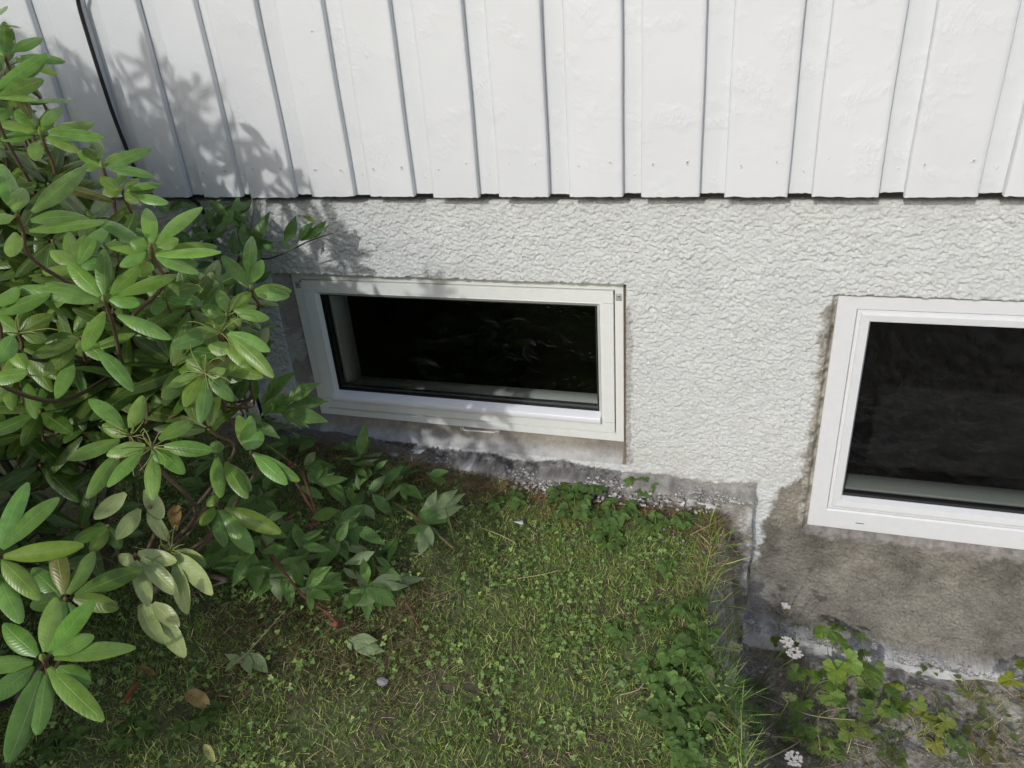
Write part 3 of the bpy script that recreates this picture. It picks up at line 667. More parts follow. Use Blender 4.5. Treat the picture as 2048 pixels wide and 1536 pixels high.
whorl((130, 560), 1.40, [(285, 828, 150, 600), (230, 978, 130, 760), (70, 920, 40, 740), (-40, 900), (330, 770)], z='B', dark=.8)
whorl((1330, 385), 1.40, [(1250, 455, 1330, 395), (1175, 340, 1310, 380), (1570, 412, 1370, 350), (1290, 235, 1330, 360), (1400, 445, 1350, 400), (1460, 240, 1350, 350), (1500, 330, 1370, 360)], z='B', bud=True, stalks=4)
whorl((1290, 485), 1.34, [(1000, 565, 1240, 490), (1622, 725, 1330, 490), (1582, 582, 1340, 485), (1538, 752, 1280, 685), (1350, 598, 1220, 560), (1100, 470), (1480, 690, 1310, 540)], z='B', stalks=5)
whorl((1200, 720), 1.28, [(988, 795, 1150, 720), (1070, 915, 1170, 740), (1200, 998, 1205, 750), (1362, 880, 1225, 740), (945, 865, 1100, 760), (1090, 640), (1320, 700)], z='B', stalks=12)
whorl((760, 1085), 1.24, [(540, 862, 720, 1040), (852, 858, 760, 1040), (395, 1228, 700, 1110), (520, 1452, 700, 1180), (600, 1020)], z='B', stalks=12, wr=.34)
whorl((890, 1155), 1.20, [(1140, 1008, 930, 1110), (1238, 1190, 960, 1145), (1082, 1303, 925, 1165), (880, 1465, 895, 1205), (635, 1382, 835, 1160), (620, 1195, 850, 1140), (1000, 1240)], z='B', stalks=12, wr=.36)
whorl((1465, 1185), 1.34, [(1410, 965, 1450, 1170), (1455, 968, 1462, 1170), (1525, 1060, 1470, 1165), (1735, 1367, 1480, 1190), (1680, 1372, 1490, 1200)], z='B', wr=.22)
whorl((1262, 1205), 1.36, [(1275, 1115, 1260, 1190), (1272, 1450, 1270, 1210), (1432, 1457, 1320, 1240), (1467, 1413, 1330, 1250)], z='B', wr=.27)
whorl((-10, 305), 1.02, [(140, -110, 0, 270), (330, -15, 10, 280), (478, 278, 20, 325), (232, 568, 0, 340), (105, 708, -20, 420), (-160, 600)], z='C', wr=.29)
whorl((375, 568), 1.12, [(540, 295, 390, 540), (815, 372, 430, 550), (685, 605, 420, 565), (165, 395, 350, 550), (172, 600, 350, 570), (330, 250, 365, 540), (400, 720, 385, 590), (280, 730)], z='C', wr=.31, dark=.85)
whorl((245, 905), .98, [(305, 560, 260, 870), (540, 575, 280, 880), (778, 850, 310, 905), (568, 1288, 280, 960), (78, 1508, 235, 980), (5, 725, 215, 890), (-180, 960, 190, 930), (-60, 1150, 190, 955), (222, 1345, 260, 1000), (512, 1065, 330, 960), (535, 770, 300, 880)], z='C', wr=.29, bud=True)
whorl((775, 315), 1.20, [(1028, 535, 810, 335), (868, 603, 775, 350), (700, 370, 750, 310), (1008, 372, 790, 300)], z='C', flip=True, wr=.31)
whorl((860, 40), 1.22, [(955, 235, 850, 60), (930, 105, 830, -60), (545, 112, 720, -40), (680, 230, 800, 50)], z='C', flip=True, wr=.30)
whorl((985, 285), 1.22, [(1235, 533, 1000, 300), (1185, 365, 1010, 290), (1072, 655, 1000, 360)], z='C', flip=True, wr=.30, stalks=10)
whorl((840, 560), 1.22, [(1080, 882, 830, 590), (1025, 728, 880, 590), (910, 830, 800, 600)], z='C', flip=True, wr=.26)
whorl((1240, 30), 1.36, [(1148, 145, 1225, 40), (1272, 272, 1245, 55), (1450, 300, 1260, 60), (1608, 192, 1290, 45), (1200, -20)], z='C', wr=.33)
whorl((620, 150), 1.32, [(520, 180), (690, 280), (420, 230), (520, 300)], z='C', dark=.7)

# silhouette of the visible shrub (photo pixels), used to keep the hidden inner whorls inside the bush
SIL = [(-400, -200), (20, 0), (60, 60), (110, 230), (170, 290), (215, 350), (270, 410), (370, 470), (470, 520), (530, 560), (560, 620), (540, 700), (500, 780), (450, 860), (380, 900), (120, 900), (-100, 900), (-500, 900)]
def in_poly(p, poly):
    x, y = p; c = False; n = len(poly)
    for i in range(n):
        x1, y1 = poly[i]; x2, y2 = poly[(i+1) % n]
        if (y1 > y) != (y2 > y) and x < (x2-x1)*(y-y1)/(y2-y1)+x1: c = not c
    return c
def free_whorl(c, a, n, L, dark=1.0, wr=.3, drop=.0, check=False, seg=9, stem=True):
    a = norm(a); u = norm(np.cross(a, [.3, .9, .2])); v = np.cross(a, u); ph = rng.uniform(0, 6.28)
    for i in range(n):
        th = ph+2*math.pi*i/n+rng.normal(0, .18); el = rng.uniform(-.25, .55)-drop
        d = norm(u*math.cos(th)+v*math.sin(th)+a*el); l = L*rng.uniform(.75, 1.1)
        tip = c+d*l-UP*.01
        if check:
            q = proj(tip)
            if q[2] > 0 and not in_poly(q[:2], SIL): continue
        leaf(rh_leaves, c+d*.008, tip, norm(a+rng.normal(0, .25, 3)-d*el*.7), wr*L*rng.uniform(.85, 1.1), rcol(dark), nl=seg, roll=rng.uniform(.1, .45), arch=rng.uniform(0, .06), wave=.06)
    if stem: branch(c, a, .003)
cnt = 0
while cnt < 290:
    px_, py_ = rng.uniform(-60, 570), rng.uniform(120, 860); d = rng.uniform(1.42, 1.95)
    if not in_poly((px_+35, py_-45), SIL): continue
    c = at(px_, py_, d)
    if c[1] > -.12: continue
    free_whorl(c, UP*.8+norm(CAM-c)*.5+rng.normal(0, .25, 3), int(rng.integers(6, 10)), rng.uniform(.09, .125), dark=rng.uniform(.38, .80), wr=.27, check=True, seg=8); cnt += 1  # inner leaves coloured darker to stand for shade between them
# drooping older leaves low in the bush, inner shade put into their colour
for i in range(22):
    c = at(rng.uniform(-30, 260), rng.uniform(760, 1150), rng.uniform(1.45, 1.75))
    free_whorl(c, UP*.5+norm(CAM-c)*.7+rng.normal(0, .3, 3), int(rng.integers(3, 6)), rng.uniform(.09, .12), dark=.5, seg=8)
def throws_wide(c):                      # would shade more of the wall than the real shrub does
    xs, zs = c[0]-SUNV[0]/SUNV[1]*c[1], c[2]-SUNV[2]/SUNV[1]*c[1]
    return zs > -.80 and xs > (-1.12-zs*.9 if zs > 0 else -1.36)
# the part of the shrub left of the picture
cnt = 0
while cnt < 190:
    c = np.array([rng.uniform(-2.7, -1.25), rng.uniform(-2.3, -.2), rng.uniform(-.55, .60)])
    if ((c[0]+2.0)/.8)**2+((c[1]+1.15)/1.1)**2+((c[2]+.1)/.72)**2 > 1: continue
    q = proj(c)
    if q[2] > 0 and q[0] > -90 and q[1] > -60: continue
    if throws_wide(c): continue
    free_whorl(c, UP*.9+norm(c-np.array([-1.9, -1.1, -.4]))*.5+rng.normal(0, .15, 3), 8, rng.uniform(.10, .135), seg=7, stem=cnt % 2 == 0); cnt += 1
cnt = 0
while cnt < 170:
    c = np.array([rng.uniform(-2.4, -.75), rng.uniform(-2.3, -.85), rng.uniform(-.70, .25)])
    if ((c[0]+1.65)/.85)**2+((c[1]+1.6)/.75)**2+((c[2]+.25)/.5)**2 > 1 or c[0] > -.95+.5*(c[1]+1.5): continue
    q = proj(c)
    if q[2] > 0 and q[0] > -100: continue
    if throws_wide(c): continue
    free_whorl(c, UP*.9+norm(c-np.array([-1.9, -1.3, -.6]))*.5+rng.normal(0, .15, 3), 8, rng.uniform(.11, .14), seg=7, stem=cnt % 3 == 0); cnt += 1
# its upper twigs, whose leaves throw the shadows on the boards
SH = [(-60, 130), (20, 150), (60, 120), (110, 150), (140, 110), (90, 200), (150, 200), (190, 170), (60, 260), (130, 260), (190, 240), (240, 160), (235, 220), (275, 185), (180, 300), (240, 290), (290, 240), (325, 250),
      (340, 180), (300, 140), (375, 215), (395, 185), (390, 265), (350, 300), (300, 320), (410, 320), (365, 355), (430, 300), (470, 280), (510, 315), (380, 330), (565, 338), (250, 350), (690, 556), (860, 585)]
SHP = [(-150, 90), (60, 70), (180, 150), (300, 200), (400, 250), (480, 300), (530, 340), (420, 350), (250, 390), (-150, 450)]
while len(SH) < 118:
    p = (rng.uniform(-150, 640), rng.uniform(70, 470))
    if in_poly(p, SHP): SH.append(p)
for (px_, py_) in SH:
    w_ = on_y(px_, py_, 0 if py_ < 392 else .05)
    for d in (rng.uniform(.86, 1.12),):
        c = w_-SUNV/SUNV[1]*d
        q = proj(c)
        if q[2] > .15 and q[0] > -70 and q[1] > -60 and q[1] < 1600:
            d = 1.25; c = w_-SUNV/SUNV[1]*d; q = proj(c)
            if q[2] > .15 and q[0] > -70 and q[1] > -60: continue
        free_whorl(c, UP*.8+np.array([.3, .1, 0])+rng.normal(0, .3, 3), int(rng.integers(6, 9)), rng.uniform(.085, .12), seg=7, wr=.26, stem=False)
        rh_br.tube(smooth_path([c, c+np.array([-.04, -.02, -.12]), c+np.array([-.12, -.06, -.30])], 4), np.linspace(.003, .005, 9), 5, c=(.15, .1, .06))
rhodo = empty('rhododendron', RBASE, 'large rhododendron bush with leathery green leaf whorls filling the left side', 'shrub')
def childb(mb, name, mat, root, smooth=True, label=None):
    o = mb.build(name, mat, None, smooth, origin=np.array(root.location)); o.location = (0, 0, 0); o.parent = root
    if label: o['label'] = label
    return o
childb(rh_leaves, 'foliage', M_rhodo, rhodo); childb(rh_br, 'branch', M_bark, rhodo); [childb(q_, 'spent_truss', M_bark, rhodo, label='spindly spent flower stalks') for q_ in TRUSS]
for c, a in BUDS:
    b = MB(); bm = bmesh.new(); bmesh.ops.create_uvsphere(bm, u_segments=8, v_segments=7, radius=.0055)
    R3 = Vector(a).to_track_quat('Z', 'Y').to_matrix()
    for v in bm.verts:
        p = v.co.copy(); k = (p.z/.0055+1)/2; p.x *= (1.1-.75*k); p.y *= (1.1-.75*k); p.z = p.z*1.9+.006; v.co = Vector(c)+R3 @ p
    b.bm(bm, (.24, .30, .08)); bm.free(); childb(b, 'bud', M_bark, rhodo)

# ------------------------------------------------------------------ peony
pe = MB(); PSTEMS = []; PODS = []
def zD(p): return (500+p[0]/2.56, 480+p[1]/2.56)
def zE(p): return (600+p[0]/2.56, 880+p[1]/2.56)
def zC(p): return (p[0]/2.866, 1000+p[1]/2.866)
def zA(p): return (p[0]/2.926, p[1]/2.926)
def zB(p): return (p[0]/2.926, 500+p[1]/2.926)
PC = np.array([.115, .215, .048])
def pleaf(mb, z, base, tip, d0, d1=None, pale=False, wr=.36, cc=None, kind='lance'):
    b = at(*z(base), d0); tp = at(*z(tip), d1 if d1 else d0)
    toc = norm(CAM-tp); nr = norm(toc*.7+UP*.6+rng.normal(0, .25, 3))
    if pale: nr = -nr
    L = np.linalg.norm(tp-b); c_ = (PC if cc is None else cc)*rng.uniform(.8, 1.3)
    leaf(mb, b, tp, nr, wr*L*rng.uniform(.9, 1.1), c_, kind=kind, nl=10, roll=rng.uniform(-.35, .15), arch=rng.uniform(-.02, .05), wave=.12, petiole=.04)
def ground_d(p, h=.05):                  # view depth of a point h above the ground at that pixel
    r = ray(*p); d = 1.2
    for _ in range(30):
        q = CAM+r*d; g0 = float(gz(q[0], min(q[1], 0.0))); d += (q[2]-(g0+h))*.7
        if q[1] > .02: return (.0-CAM[1])/r[1]
    return d
dA = 1.62
for bs, tp in (((80, 830), (230, 665)), ((180, 830), (355, 728)), ((200, 850), (402, 825)), ((180, 880), (408, 925)), ((150, 870), (310, 948)), ((60, 850), (110, 760)), ((60, 900), (180, 780)), ((40, 560), (130, 510)), ((30, 650), (110, 520)), ((-20, 880), (75, 960)), ((90, 880), (250, 800)), ((30, 820), (20, 700)), ((0, 930), (160, 1000)), ((60, 870), (230, 860))):
    pleaf(pe, zD, bs, tp, dA+rng.uniform(-.05, .03))
for bs, tp, h, pale in (((560, 1110), (597, 935), .08, 0), ((540, 1090), (508, 1030), .06, 0), ((580, 1110), (620, 1010), .06, 0), ((680, 1250), (782, 1148), .06, 0), ((640, 1180), (700, 1120), .05, 0),
        ((880, 1400), (1105, 1298), .03, 1), ((870, 1390), (1062, 1270), .035, 1), ((880, 1410), (1095, 1352), .03, 1), ((890, 1400), (960, 1280), .03, 1), ((625, 1300), (740, 1420), .05, 0), ((600, 1300), (700, 1200), .05, 0), ((560, 1280), (540, 1200), .05, 1), ((900, 1190), (1035, 1260), .03, 0), ((915, 1200), (1020, 1185), .03, 0)):
    dd = ground_d(zD(bs), h); pleaf(pe, zD, bs, tp, dd, dd+rng.uniform(-.02, .02), bool(pale))
E_ = (((430, 240), (525, 128), 0), ((250, 240), (275, 335), 0), ((370, 280), (483, 400), 0), ((600, 400), (765, 420), 0), ((600, 430), (605, 525), 0), ((640, 430), (733, 560), 0), ((600, 390), (700, 350), 0), ((330, 330), (382, 412), 1), ((190, 430), (342, 335), 0), ((380, 572), (232, 640), 1),
      ((225, 655), (295, 720), 1), ((390, 650), (543, 740), 0), ((340, 760), (345, 928), 0), ((350, 755), (487, 862), 0), ((330, 755), (198, 882), 0), ((345, 730), (320, 600), 0), ((40, 770), (238, 735), 0), ((40, 760), (212, 672), 0), ((40, 780), (160, 815), 0), ((30, 750), (165, 648), 0), ((50, 790), (60, 880), 0),
      ((250, 450), (128, 570), 0), ((280, 440), (432, 545), 0), ((130, 200), (250, 330), 0), ((20, 130), (80, 55), 1), ((20, 140), (182, 150), 0), ((40, 160), (160, 240), 0), ((120, 300), (0, 230), 0), ((60, 400), (200, 350), 0), ((0, 520), (130, 500), 0), ((-20, 600), (50, 700), 0), ((60, 560), (240, 570), 0), ((250, 1020), (435, 1085), 1), ((240, 1030), (265, 1075), 1), ((260, 1015), (400, 1020), 1), ((510, 740), (520, 850), 0), ((390, 600), (470, 660), 0))
for bs, tp, pale in E_:
    dd = ground_d(zE(bs), rng.uniform(.04, .12) if bs[0] < 500 and bs[1] < 900 else .03); pleaf(pe, zE, bs, tp, dd, dd+rng.uniform(-.03, .02), bool(pale), wr=.40)
for bs, tp in (((1740, 500), (1640, 340)), ((1770, 510), (1890, 385)), ((1790, 490), (1950, 410)), ((1800, 490), (1985, 475)), ((1790, 510), (1900, 570)), ((1760, 520), (1790, 610)), ((1450, 300), (1330, 500)), ((1460, 310), (1470, 540)), ((1500, 300), (1640, 270)), ((1400, 330), (1250, 350)), ((1550, 330), (1560, 350)), ((1470, 250), (1570, 350)), ((1380, 430), (1560, 380)), ((1720, 230), (1860, 170)), ((1730, 260), (1890, 300)), ((1440, 200), (1400, 400)), ((1930, 250), (2000, 120)), ((1300, 180), (1200, 330)), ((1530, 120), (1640, 60)), ((1480, 150), (1660, 200))):
    dd = ground_d(zC(bs), rng.uniform(.08, .16)); pleaf(pe, zC, bs, tp, dd, dd+rng.uniform(-.03, .02))
# random fill of the clump: compound leaves of pointed leaflets
PSIL = [(430, 860), (560, 800), (640, 850), (740, 900), (850, 950), (900, 1010), (860, 1080), (800, 1130), (790, 1180), (700, 1250), (600, 1180), (520, 1200), (430, 1170), (380, 1050)]
cnt = 0
while cnt < 60:
    p = (rng.uniform(400, 860), rng.uniform(830, 1230))
    if not in_poly(p, PSIL): continue
    dd = ground_d(p, rng.uniform(.015, .085)); c = at(*p, dd); cnt += 1
    th0 = rng.uniform(0, 6.28); nn_ = norm(UP+rng.normal(0, .3, 3)+norm(CAM-c)*.3)
    u = norm(np.cross(nn_, [math.cos(th0), math.sin(th0), 0])); v = np.cross(nn_, u)
    for k in range(int(rng.integers(3, 6))):
        th = (k-2)*.6+rng.normal(0, .15); d = u*math.cos(th)+v*math.sin(th)-UP*rng.uniform(.0, .35); L = rng.uniform(.055, .10)
        leaf(pe, c, c+d*L, nn_*(1 if rng.random() > .25 else -1), L*rng.uniform(.30, .42), PC*rng.uniform(.7, 1.35), kind='lance', nl=9, roll=rng.uniform(-.3, .15), arch=.03, wave=.12, petiole=.04)
def stem(mb, z, pts, h, r, c):
    P_ = [at(*z(p), ground_d(z(p), hh)) for p, hh in zip(pts, h)]
    P_ = smooth_path(P_, 5); mb = MB(); PSTEMS.append(mb); mb.tube(P_, np.linspace(r, r*.7, len(P_)), 6, c=c); return P_
stem(None, zE, [(0, 770), (130, 880), (190, 940)], [.02, .04, .05], .0035, (.16, .07, .045))
stem(None, zE, [(480, 320), (600, 400), (700, 480), (790, 560)], [.03, .03, .02, .01], .004, (.22, .17, .07))
stem(None, zE, [(545, 830), (580, 900), (625, 1000)], [.02, .015, .01], .003, (.18, .08, .05))
stem(None, zE, [(745, 350), (765, 420), (785, 500)], [.05, .03, .02], .0035, (.2, .24, .07))
stem(None, zE, [(10, 160), (50, 280), (85, 390)], [.10, .10, .09], .004, (.2, .1, .06))
stem(None, zC, [(1500, 240), (1580, 350), (1680, 480), (1750, 560), (1900, 660)], [.08, .10, .09, .07, .05], .004, (.17, .07, .045))
stem(None, zD, [(60, 890), (160, 960), (270, 1000)], [.10, .08, .06], .003, (.2, .2, .08))
stem(None, zD, [(90, 1050), (170, 1110), (225, 1150)], [.10, .08, .08], .0035, (.26, .26, .07))
stem(None, zD, [(-60, 560), (-10, 900), (60, 1100)], [.4, .2, .02], .005, (.12, .14, .05))
stem(None, zD, [(220, 1210), (270, 1300), (330, 1400)], [.09, .09, .08], .0045, (.26, .12, .08))
def pod(z, p, h, s, c=(.34, .10, .065)):
    c0 = at(*z(p), ground_d(z(p), h)); b = MB()
    for k in range(4):
        bm = bmesh.new(); bmesh.ops.create_icosphere(bm, subdivisions=2, radius=1)
        o = rng.normal(0, .55, 3)*s; sc = np.array([1, .8, .7])*s*(1-.15*k)
        ck = np.array(c)*rng.uniform(.6, 1.2)*(np.array([1, 1, 1]) if k < 2 else np.array([.7, 1.8, 1.2]))
        for v in bm.verts: v.co = Vector(c0+o+np.array(v.co)*sc*(1+.25*math.sin(v.co.x*5+k)))
        b.bm(bm, ck); bm.free()
    for k in range(3):
        d = norm(rng.normal(0, 1, 3)); leaf(b, c0, c0+d*s*2.6, norm(CAM-c0), s*1.2, np.array([.16, .05, .035]), kind='lance', nl=6)
    PODS.append(b)
for a_ in ((zD, (300, 1000), .07, .0065), (zD, (222, 1155), .08, .0075), (zD, (340, 1400), .08, .0065), (zD, (325, 1450), .06, .0085, (.26, .09, .05)), (zE, (190, 940), .04, .0085), (zC, (1640, 110), .10, .006, (.2, .06, .03))): pod(*a_)
PB = np.array([-.93, -.42, float(gz(-.93, -.42))])
peony = empty('peony', PB, 'dark green peony clump with flopped stems and faded red pods below the left window', 'plant')
childb(pe, 'foliage', M_peony, peony); [childb(q_, 'stem', M_bark, peony) for q_ in PSTEMS]
for b in PODS: childb(b, 'seed_pod', M_petal, peony, label='withered reddish seed pod')

# dark climber behind the rhododendron, top left of window 1
cl = MB(); cs = MB(); dW = lambda p, y: (y-CAM[1])/ray(*p)[1]
CB = on_y(470, 640, -.02)
cst = [(1395, 1600), (1440, 1500), (1560, 1515), (1690, 1470), (1810, 1410), (1945, 1365)]
P_ = smooth_path([on_y(*zA(p), y_) for p, y_ in zip(cst, (-.02, -.03, -.05, -.07, -.09, -.11))], 5); cs.tube(P_, np.linspace(.0035, .0016, len(P_)), 6, c=(.10, .065, .04))
P_ = smooth_path([CB-UP*.25, CB, on_y(*zA((1400, 1480)), -.02), on_y(*zA((1395, 1350)), -.02), on_y(*zA((1390, 1250)), -.02)], 5); cs.tube(P_, np.linspace(.005, .002, len(P_)), 6, c=(.07, .05, .04))
for bs, tp, cc in (((1665, 1420), (1742, 1268), None), ((1735, 1425), (1855, 1285), None), ((1760, 1410), (1905, 1330), None), ((1800, 1400), (1920, 1300), 1), ((1700, 1465), (1640, 1405), None), ((1490, 1430), (1588, 1240), None), ((1400, 1350), (1362, 1215), None), ((1380, 1330), (1380, 1135), None), ((1300, 1330), (1148, 1250), None), ((1330, 1350), (1210, 1260), None),
                   ((1420, 1310), (1425, 1440), None), ((1330, 1340), (1200, 1400), None), ((1450, 1440), (1600, 1420), None), ((1280, 1260), (1400, 1320), None), ((1500, 1440), (1530, 1530), None), ((1540, 1430), (1620, 1480), None), ((1060, 1180), (1180, 1290), None), ((990, 1230), (1080, 1180), None), ((1250, 1400), (1160, 1450), None), ((1480, 1410), (1440, 1330), None), ((1850, 1300), (1770, 1258), 1), ((1900, 1350), (1930, 1310), 2),
                   ((1350, 1240), (1470, 1300), None), ((1230, 1210), (1330, 1180), None), ((1120, 1330), (1220, 1380), None), ((1050, 1350), (1130, 1420), None)):
    p = zA(bs); y_ = -.02-.09*max(0, (bs[0]-1450)/500.); dd = dW(p, y_-rng.uniform(0, .04))
    cc = None if cc is None else (np.array([.14, .2, .03]) if cc == 1 else np.array([.12, .06, .03]))
    pleaf(cl, zA, bs, tp, dd, dd-rng.uniform(0, .03), cc=cc, wr=.38)
for k in range(60):
    p = (rng.uniform(330, 520), rng.uniform(400, 640)); c = on_y(*p, -.02-rng.uniform(0, .12)); a = norm(UP*.5+norm(CAM-c)+rng.normal(0, .4, 3)); th = rng.uniform(0, 6.28)
    u = norm(np.cross(a, [math.cos(th), .2, math.sin(th)])); L = rng.uniform(.04, .07)
    if proj(c+u*L)[0] > 545: continue
    leaf(cl, c, c+u*L, a, L*.4, PC*rng.uniform(.6, 1.2), kind='lance', nl=8, wave=.1)
climber = empty('climber', CB-UP*.25, 'dark leaved climber sprawling on the grey wall above the left window corner', 'plant')
childb(cl, 'foliage', M_peony, climber); childb(cs, 'stem', M_bark, climber)

# ------------------------------------------------------------------ lawn
def rand_rot(n, lean_lo, lean_hi):
    az = rng.uniform(0, 2*math.pi, n); ln = rng.uniform(lean_lo, lean_hi, n); sp_ = rng.uniform(0, 2*math.pi, n)
    def Rz(t): z_ = np.zeros_like(t); o = np.ones_like(t); return np.stack([np.stack([np.cos(t), -np.sin(t), z_], -1), np.stack([np.sin(t), np.cos(t), z_], -1), np.stack([z_, z_, o], -1)], 1)
    def Rx(t): z_ = np.zeros_like(t); o = np.ones_like(t); return np.stack([np.stack([o, z_, z_], -1), np.stack([z_, np.cos(t), -np.sin(t)], -1), np.stack([z_, np.sin(t), np.cos(t)], -1)], 1)
    return Rz(az) @ Rx(ln) @ Rz(sp_)
def points(n, x0, x1, y0, y1, mask=None):
    x = rng.uniform(x0, x1, n); y = rng.uniform(y0, y1, n)
    if mask is not None:
        k = rng.random(n) < mask(x, y); x, y = x[k], y[k]
    return x, y
def lawnmask(x, y): return (x < edge_x(y)+.03*(vnoise(x*30, y*30)-.3)) & (y < -.015)
bt = []; hs = (0, .35, .7, 1.0); ws = (1, .9, .6, .0)
for h_, w_ in zip(hs[:-1], ws[:-1]): bt += [(-.5*w_, .25*h_*h_, h_), (.5*w_, .25*h_*h_, h_)]
bt.append((0, .25, 1.0)); bt = np.array(bt); bq = [[0, 1, 3, 2], [2, 3, 5, 4]]; btr = [[4, 5, 6]]
def blades(name_mb, n, x0, x1, y0, y1, mask, lmin, lmax, wmin, wmax, cols, probs, lo, hi, zoff=0):
    x, y = points(n, x0, x1, y0, y1, mask); n = len(x); R = rand_rot(n, lo, hi)
    L = rng.uniform(lmin, lmax, n); W = rng.uniform(wmin, wmax, n); S = np.stack([W, L, L], -1)
    tv = bt; V = np.einsum('nij,nkj->nki', R, tv[None]*S[:, None])+np.stack([x, y, gz(x, y)-.003+zoff], -1)[:, None]
    idx = rng.choice(len(cols), n, p=probs); Cn = np.array(cols)[idx]*rng.uniform(.65, 1.35, n)[:, None]
    off = (np.arange(n)*7)[:, None, None]
    name_mb.add(V.reshape(-1, 3), (np.array(bq)[None]+off).reshape(-1, 4), (np.array(btr)[None]+off).reshape(-1, 3), c=np.repeat(Cn, 7, 0))
gr = MB()
GC = [(.23, .35, .06), (.15, .26, .045), (.33, .44, .08), (.44, .39, .17), (.54, .46, .25)]
patch = lambda x, y: fbm(x*7+2, y*7+8, 3)
blades(gr, 120000, -1.75, .16, -1.35, -.01, lambda x, y: lawnmask(x, y)*(.45+.9*sm((.62-patch(x, y))/.2)), .009, .030, .0011, .0024, GC, [.34, .3, .2, .1, .06], .3, 1.35)
blades(gr, 22000, -1.75, .20, -1.35, -.01, lambda x, y: lawnmask(x-.02, y)*(sm((patch(x, y)-.5)/.08)), .015, .05, .0008, .0016, GC, [.1, .1, .1, .35, .35], .9, 1.52)
blades(gr, 5200, -.05, .25, -1.3, -.03, lambda x, y: (np.abs(x-edge_x(y)-.02) < .055)*1.0, .03, .095, .0013, .0026, GC, [.42, .28, .2, .05, .05], .3, 1.25)
blades(gr, 30000, -3.5, 1.8, -4.0, -1.3, lambda x, y: (x < 5)*1.0, .02, .05, .002, .004, GC, [.34, .3, .2, .1, .06], .3, 1.35)
blades(gr, 7000, .08, 1.2, -.75, -.02, lambda x, y: sm((fbm(x*7+5, y*7, 2)-.40)/.12), .015, .06, .0008, .002, GC, [.2, .2, .1, .3, .2], .6, 1.5)
tag(gr.build('grass', M_grass), kind='stuff', label='short matted green lawn grass with dry blades', cat='grass')
st_ = MB()
blades(st_, 7500, -1.35, .05, -.16, .0, lambda x, y: (y < -.008)*(.25+.75*sm((y+.14)/.08))*sm((.06-x)/.1)*sm((fbm(x*14, y*20, 2)-.35)/.12), .025, .075, .0008, .0016, [(.26, .15, .07), (.32, .22, .12), (.17, .10, .05), (.10, .12, .04)], [.4, .25, .25, .1], 1.0, 1.56, .006)
blades(st_, 3800, -1.1, -.62, -.95, -.45, lambda x, y: sm((fbm(x*8+4, y*8, 2)-.45)/.1), .03, .09, .0008, .0015, [(.20, .14, .07), (.26, .20, .11), (.13, .09, .045)], [.4, .3, .3], 1.2, 1.57, .008)
blades(st_, 900, -.08, .10, -.35, -.03, lambda x, y: (np.abs(x-edge_x(y)) < .06)*1.0, .03, .09, .0008, .0014, [(.35, .29, .15), (.22, .10, .05)], [.6, .4], .8, 1.56, .004)
blades(st_, 2600, .08, 1.2, -.8, -.03, lambda x, y: sm((fbm(x*9+1, y*9, 2)-.42)/.1), .03, .09, .0008, .0016, [(.38, .30, .19), (.26, .17, .10), (.45, .40, .28)], [.4, .3, .3], 1.1, 1.57, .012)
tag(st_.build('dry_grass', M_grass), kind='stuff', label='brown dead grass lying along the foot of the wall', cat='dead grass')
# clover: three round leaflets on a stalk
cv_ = []; cq = []
for k in range(3):
    th = k*2.094; r = 1.0; c0 = np.array([math.cos(th), math.sin(th)])*.62; o = len(cv_)
    cv_.append((0, 0, 0))
    for j in range(7):
        a_ = th+math.pi+(.7+j*(2*math.pi-1.4)/6); rr = .60*(1-.12*(j == 3)); cv_.append((c0[0]+rr*math.cos(a_), c0[1]+rr*math.sin(a_), .10+.12*abs(j-3)/3))
    for j in range(1, 7): cq.append([o, o+j, o+j+1])
cv_ = np.array(cv_)
def clovers(mb, n, x0, x1, y0, y1, mask, s0, s1, cols, hh=(.004, .028)):
    x, y = points(n, x0, x1, y0, y1, mask); n = len(x); R = rand_rot(n, 0, .75)
    T = np.stack([x, y, gz(x, y)+rng.uniform(*hh, n)], -1); Cn = np.array(cols)[rng.integers(0, len(cols), n)]*rng.uniform(.7, 1.3, n)[:, None]
    mb.scatter(cv_, None, cq, np.zeros((len(cv_), 2)), R, T, rng.uniform(s0, s1, n), Cn)
ck = MB()
cm = lambda x, y: lawnmask(x, y)*sm((fbm(x*7.5+1.3, y*7.5+4, 4)-.47)/.07)*sm((-y-.05)/.35+.2)
clovers(ck, 8000, -1.7, .14, -1.35, -.10, cm, .0026, .0066, [(.22, .34, .09), (.16, .28, .07), (.30, .40, .11), (.13, .22, .06)])
clovers(ck, 1500, -1.7, .14, -1.35, -.05, lambda x, y: lawnmask(x, y)*.8, .0028, .006, [(.18, .30, .08), (.13, .22, .06), (.26, .35, .10)])
tag(ck.build('clover', M_clover), kind='stuff', label='small round clover leaves spread through the lawn', cat='clover')

